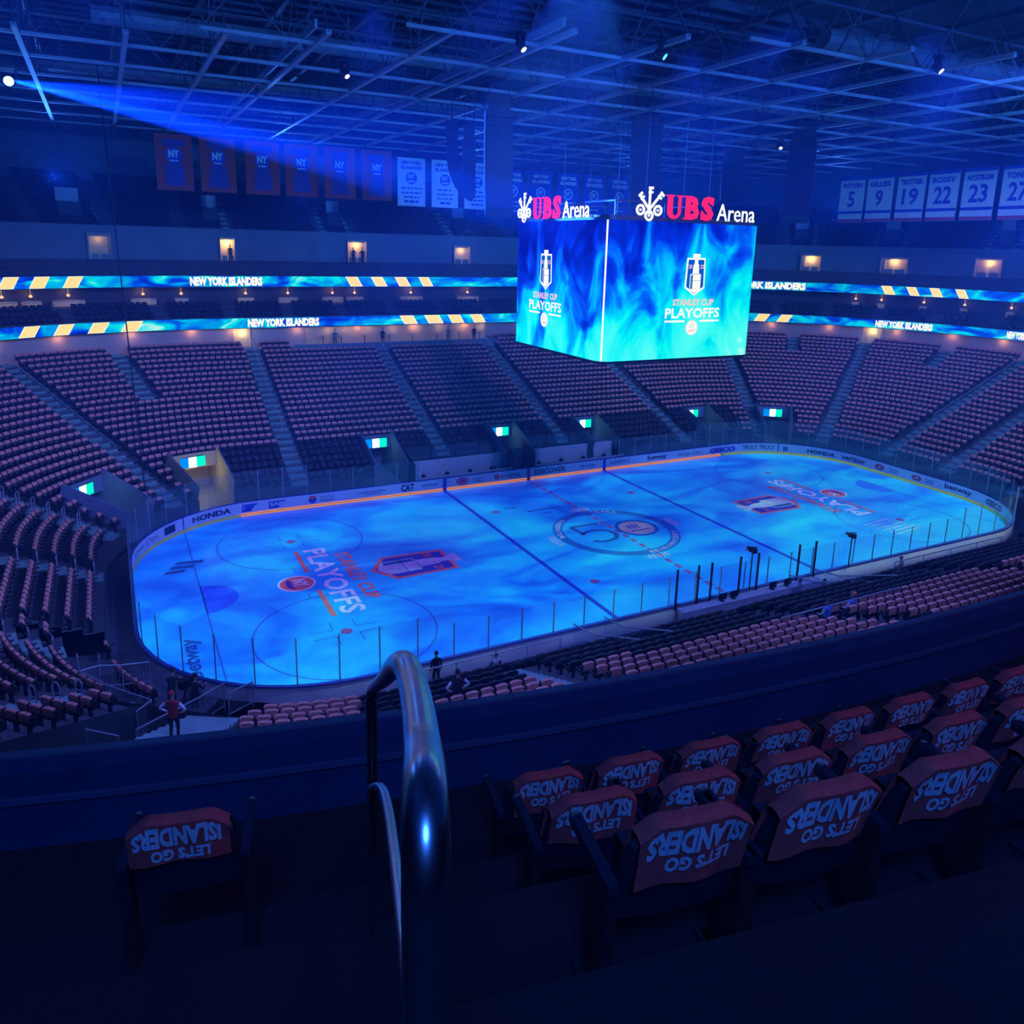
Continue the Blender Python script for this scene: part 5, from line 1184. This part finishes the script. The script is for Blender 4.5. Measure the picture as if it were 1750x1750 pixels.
person('person in a black jacket standing behind the near glass beside the steel rail', at(120.35, 0.55, 0.02), yaw_in(120.4), 'stand', BLK, GRY)
person('person in dark clothes with pale sleeves standing among dark near seats', at(122.6, 8.1, zrow(7)), yaw_in(122.8), 'stand', BLK, GRY, ('hip', 'hip'), sleeve=WHT)
person('person in black with a white shirt seated by the near boards', at(117.7, 1.15, zr(0, 118)), yaw_in(118.1), 'sit', WHT, BLK, ('lap', 'lap'), sleeve=BLK)
person('camera operator in black at the corner glass, the right one', at(130.05, 1.0, 0.0), yaw_in(130.0), 'stand', BLK, GRY, ('fwd', 'fwd'), BLK, 0.2)
person('camera operator in black bending at the corner glass, the left one', at(131.0, 1.15, 0.0), yaw_in(131.2)+0.5, 'stand', BLK, GRY, ('fwd', 'fwd'), None, 0.45)
person('person in dark clothes with a grey top standing behind the scorers counter', at(99.25, 1.5, 0.0), yaw_in(99)+0.2, 'stand', GRN, BLK, ('down', 'lap'))
person('person in a long black coat standing right of the scorers counter', at(98.0, 2.05, 0.0), yaw_in(98), 'stand', BLK, BLK)
person('person in a tan jacket seated alone at the right end of the near boards', at(90.2, 1.15, zr(0, 91)), yaw_in(91)+0.3, 'sit', TAN, WHT, ('lap', 'lap'), cap=cloth('blond_hair', (0.45, 0.32, 0.16)), lean=0.15)
person('person in a blue and white jersey seated among the near orange rows', at(107.6, 10.2, zrow(10)-0.02), yaw_in(107), 'sit', BLU, GRY, ('lap', 'lap'), sleeve=WHT)
person('person with an orange top seated right of the blue jersey', at(106.2, 10.2, zrow(10)-0.02), yaw_in(106), 'sit', BLU, GRY, ('lap', 'lap'), cap=ORJ, sleeve=WHT)
person('person in a red vest with white sleeves at the parapet, lower left', at(127.8, 7.3, zrow(6)+0.17), yaw_in(127.8), 'stand', RED, GRY, ('hip', 'hip'), RED, sleeve=WHT)
person('person in dark blue sitting on the far player bench', at(19.2, 1.3, 0.2), yaw_in(19.3), 'sit', BLK, GRY, ('lap', 'lap'))
person('person in black standing in a lit upper doorway, left of the pair', at(15.9, 30.3, 16.9), yaw_in(16), 'stand', BLK, GRY, ('fwd', 'down'))
person('person in black standing in a lit upper doorway, right of the pair', at(16.9, 30.3, 16.9), yaw_in(16)-0.8, 'stand', BLK, GRY, ('down', 'fwd'))
person('person in black standing alone in the leftmost lit upper doorway', at(3.1, 30.4, 16.9), yaw_in(3), 'stand', BLK, GRY)
for i, (u, nm) in enumerate(((11.3, 'leftmost'), (16.2, 'second'), (23.4, 'third'), (26.4, 'rightmost'))): person(f'tiny dark figure in the lounge under the lower ribbon, {nm}', at(u, 21.3, zrow(23)), yaw_in(u), 'stand', BLK if i % 2 else GRN, GRY)
# the corner operators' big camera on its pedestal
c = empty('broadcast_camera', at(130.5, 0.75, 0.0), yaw_in(130.5)); tag(c, 'big dark broadcast camera on a tripod at the near left corner glass', 'camera')
mb = MB(); mb.box((-0.14, -0.45, 1.15), (0.14, 0.1, 1.5)); mb.build('camera_body', BLACKM, c)
mb = MB(); mb.lathe([(0.09, 0.1), (0.11, 0.2), (0.13, 0.45)], 14, (0, 0, 1.33), axis='y'); mb.build('lens', BLACKM, c)
for a in (0.5, 2.6, 4.7):
    mb = MB(); mb.tube([(0, -0.15, 1.15), (0.45*math.cos(a), -0.15+0.45*math.sin(a), 0.0)], 0.025, 6); mb.build('leg', BLACKM, c)
# ================================================================== FOREGROUND: near seats, towels with words, steel handrail
SEAT_N = mat('navy_seat_shell', (0.018, 0.02, 0.035), 0.4, var=0.1, scale=5); TOWO = mat('rally_towel_orange', (0.68, 0.07, 0.06), 0.95, var=0.15, scale=40, bump=0.3); TOWP = mat('towel_white_print', (0.62, 0.62, 0.66), 0.95, var=0.1, scale=40)
def back_pt(a, b, off):
    """backrest shell; a across -1..1, b up 0..1; off from its centre face"""
    w = 0.245*(1-0.10*b)*(1.0); z = 0.40+0.47*b-0.05*max(0, abs(a)-0.55)*2*(b**3)*2
    y = 0.02-0.11*b+0.03*a*a; return (a*w, y-off, z)
def big_seat(loc, yaw, label, group, end=False):
    e = empty('stadium_seat', loc, yaw); tag(e, label, 'seat', group)
    mb = MB(); mb.grid(lambda a, b: back_pt(a*2-1, b, 0.0), 10, 8); mb.grid(lambda a, b: back_pt(1-a*2, b, 0.045), 10, 8)
    for s in (-1, 1): mb.grid(lambda a, b, s=s: back_pt(s, b, 0.045*(a if s > 0 else 1-a)), 1, 8)
    mb.grid(lambda a, b: back_pt(a*2-1, 1, 0.045*b), 10, 1); mb.build('backrest', SEAT_N, e, True)
    mb = MB(); mb.grid(lambda a, b: ((a*2-1)*0.215, 0.05-0.055*b+0.03*math.sin(b*3), 0.42+0.30*b), 8, 6); mb.grid(lambda a, b: ((1-a*2)*0.215, 0.11-0.055*b+0.03*math.sin(b*3), 0.42+0.30*b), 8, 6); mb.grid(lambda a, b: ((a*2-1)*0.215, 0.0+0.06*b, 0.72), 8, 1)
    mb.build('seat_pan', SEAT_N, e, True)
    for s in ((-1, 1) if end else (-1,)):
        mb = MB(); mb.box((s*0.275-0.022, -0.08, 0.58), (s*0.275+0.022, 0.30, 0.625)); mb.tube([(s*0.275, 0.27, 0.61), (s*0.275, 0.30, 0.60)], 0.028, 10); mb.build('armrest', SEAT_N, e)
        mb = MB(); mb.box((s*0.275-0.025, -0.06, 0.0), (s*0.275+0.025, 0.05, 0.58)); mb.box((s*0.275-0.03, -0.08, 0.0), (s*0.275+0.03, 0.20, 0.03)); mb.build('leg', BLACKM, e)
    return e
def towel(loc, yaw, label, group, seed, words=True):
    e = empty('rally_towel', loc, yaw); tag(e, label, 'towel', group); r = random.Random(seed)
    ph = r.uniform(0, 6); sk = r.uniform(-0.05, 0.05); hb = r.uniform(0.24, 0.32); x_off = r.uniform(-0.015, 0.015); W2 = 0.225
    def back(x, t, off=0.0):       # the hanging rear half: x across, t down from the top edge
        a = (x+x_off)/0.25; b = 1-t/0.47; p = back_pt(max(-1.02, min(1.02, a)), max(0.0, b), 0.062)
        wob = 0.010*math.sin(9*x+ph)*(t/0.25)+0.008*math.sin(23*x+ph*2)*min(1, t/0.12)
        return (x+x_off+sk*t, p[1]-wob-off-0.02*t, p[2]+0.012-0.0*t)
    mb = MB(); mb.grid(lambda a, b: back(-W2+2*W2*a, b*hb*(1+0.06*math.sin(a*5+ph))), 20, 12)
    def top(a, b):
        x = -W2+2*W2*a; p0 = back(x, 0.0); y1 = back_pt(max(-1, min(1, x/0.25)), 1, -0.018)[1]; return (p0[0], p0[1]+(y1-p0[1])*b, p0[2]+0.012*math.sin(b*math.pi))
    mb.grid(top, 20, 4)
    def front(a, b):
        x = -W2+2*W2*a; p = back_pt(max(-1, min(1, x/0.25)), 1-b*0.3/0.47, -0.018); return (x+x_off, p[1]+0.01*b, p[2]+0.012)
    mb.grid(front, 20, 6); mb.build('cloth', TOWO, e, True)
    if words:
        mb = MB(); f = lambda x, y: back(x, y, 0.006)
        # hung upside down: the words run from right to left as seen from behind
        v, fc, _ = text_geo('ISLANDERS', 0.05)
        def warp(a, b): return f(0.19-0.39*a, 0.012+0.125*b)
        mb.add([warp(a, b) for a, b in v], fc)
        v, fc, _ = text_geo("LET'S GO", 0.05)
        mb.add([f(0.14-0.26*a, 0.15+0.075*b) for a, b in v], fc)
        mb.build('printed_words', TOWP, e)
    return e
FR = []
for nm, d, z, n in (('front', 26.6, 15.2, 9), ('second', 27.5, 15.75, 8), ('third', 28.5, 16.45, 7)):
    s0 = u2s(125.02, d)+{'front': 0.17, 'second': 0.25, 'third': 0.33}[nm]
    for i in range(n):
        u = s2u(s0-(i+0.5)*0.575, d); FR.append((nm, i, u, d, z))
ordw = ['first', 'second', 'third', 'fourth', 'fifth', 'sixth', 'seventh', 'eighth', 'ninth']
for nm, i, u, d, z in FR:
    lab = f'{ordw[i]} seat from the aisle in the {nm} row at the parapet'
    big_seat(P(u, d, z), yaw_in(u), 'dark folding seat, '+lab, 'near seats at the parapet', i == 0)
    towel(P(u, d, z), yaw_in(u), f'orange worded towel on the {ordw[i]} seat from the aisle, {nm} row', 'worded towels', hash((nm, i)) % 1000 if False else i*7+len(nm))
u = 125.47
big_seat(P(u, 27.2, 15.75), yaw_in(u), 'dark folding seat left of the steel handrail at the bottom edge', 'near seats at the parapet', True)
towel(P(u, 27.2, 15.75), yaw_in(u), 'orange towel on the lone seat left of the steel handrail', 'worded towels', 99)
# floor of the near rows
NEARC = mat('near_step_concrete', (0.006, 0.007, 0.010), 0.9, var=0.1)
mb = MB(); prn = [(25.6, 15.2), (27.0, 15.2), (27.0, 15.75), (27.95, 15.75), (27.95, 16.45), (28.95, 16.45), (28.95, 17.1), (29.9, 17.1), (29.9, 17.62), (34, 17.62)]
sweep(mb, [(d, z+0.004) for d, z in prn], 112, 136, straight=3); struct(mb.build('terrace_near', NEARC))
# stair handrail right in front of the camera
hr = empty('stair_handrail', (-29.95, -41.0, 17.1)); tag(hr, 'thick brushed steel handrail in the aisle at the bottom centre', 'handrail'); o = Vector(hr.location)
def bez(pts, n=10):
    P_ = [Vector(p) for p in pts]; out = []
    for i in range(len(P_)-1):
        p0 = P_[max(0, i-1)]; p1 = P_[i]; p2 = P_[i+1]; p3 = P_[min(len(P_)-1, i+2)]
        for k in range(n):
            t = k/n; out.append(0.5*((2*p1)+(-p0+p2)*t+(2*p0-5*p1+4*p2-p3)*t*t+(-p0+3*p1-3*p2+p3)*t**3))
    return out+[P_[-1]]
up = [(-30.335, -42.26, 17.9), (-30.315, -42.18, 18.5), (-30.302, -42.14, 18.745), (-30.23, -41.94, 18.68), (-30.155, -41.70, 18.605), (-30.105, -41.5, 18.52), (-29.93, -40.85, 18.09), (-29.775, -40.26, 17.70), (-29.745, -40.12, 17.585), (-29.742, -40.10, 17.48), (-29.745, -40.10, 16.9), (-29.745, -40.10, 16.0)]
mb = MB(); mb.tube([p-o for p in bez(up)], 0.0215, 20); mb.build('rail', CHROME, hr, True)
lo = [(-30.25, -42.0, 18.2), (-29.93, -40.86, 17.72), (-29.76, -40.14, 17.2)]
mb = MB(); mb.tube([p-o for p in bez(lo)], 0.014, 12); mb.build('lower_rail', CHROME, hr, True)
mb = MB(); mb.lathe([(0.06, 0), (0.06, 0.012), (0.025, 0.03)], 16, Vector((-29.745, -40.10, 15.76))-o); mb.build('floor_flange', CHROME, hr)
# the beam of the lamp at the left edge, through the haze
lamp('SPOT', 'beam_lamp', (-34.25, 11.9, 27.55), (-14.3, 2.0, 22.75), 30000*BM, (0.015, 0.12, 1.0), 0.08, 7, 0.5)
lamp('SPOT', 'beam_lamp', (-34.25, 11.9, 27.55), (-16.0, 5.0, 25.2), 9000*BM, (0.01, 0.10, 1.0), 0.08, 16, 0.6)
# ================================================================== the thin stage haze that hangs in the hall
m = bpy.data.materials.new('haze'); nt = nodes_of(m)
vs = N(nt, 'ShaderNodeVolumeScatter'); vs.inputs['Color'].default_value = (0.06, 0.30, 1, 1); vs.inputs['Density'].default_value = 0.0042; vs.inputs['Anisotropy'].default_value = 0.2
out = N(nt, 'ShaderNodeOutputMaterial'); L(nt, vs.outputs[0], out.inputs['Volume'])
mb = MB(); mb.box((-85, -70, -1), (85, 70, 33.0)); hz = mb.build('haze', m); tag(hz, 'thin blue stage haze filling the whole hall', 'haze', None, 'stuff')
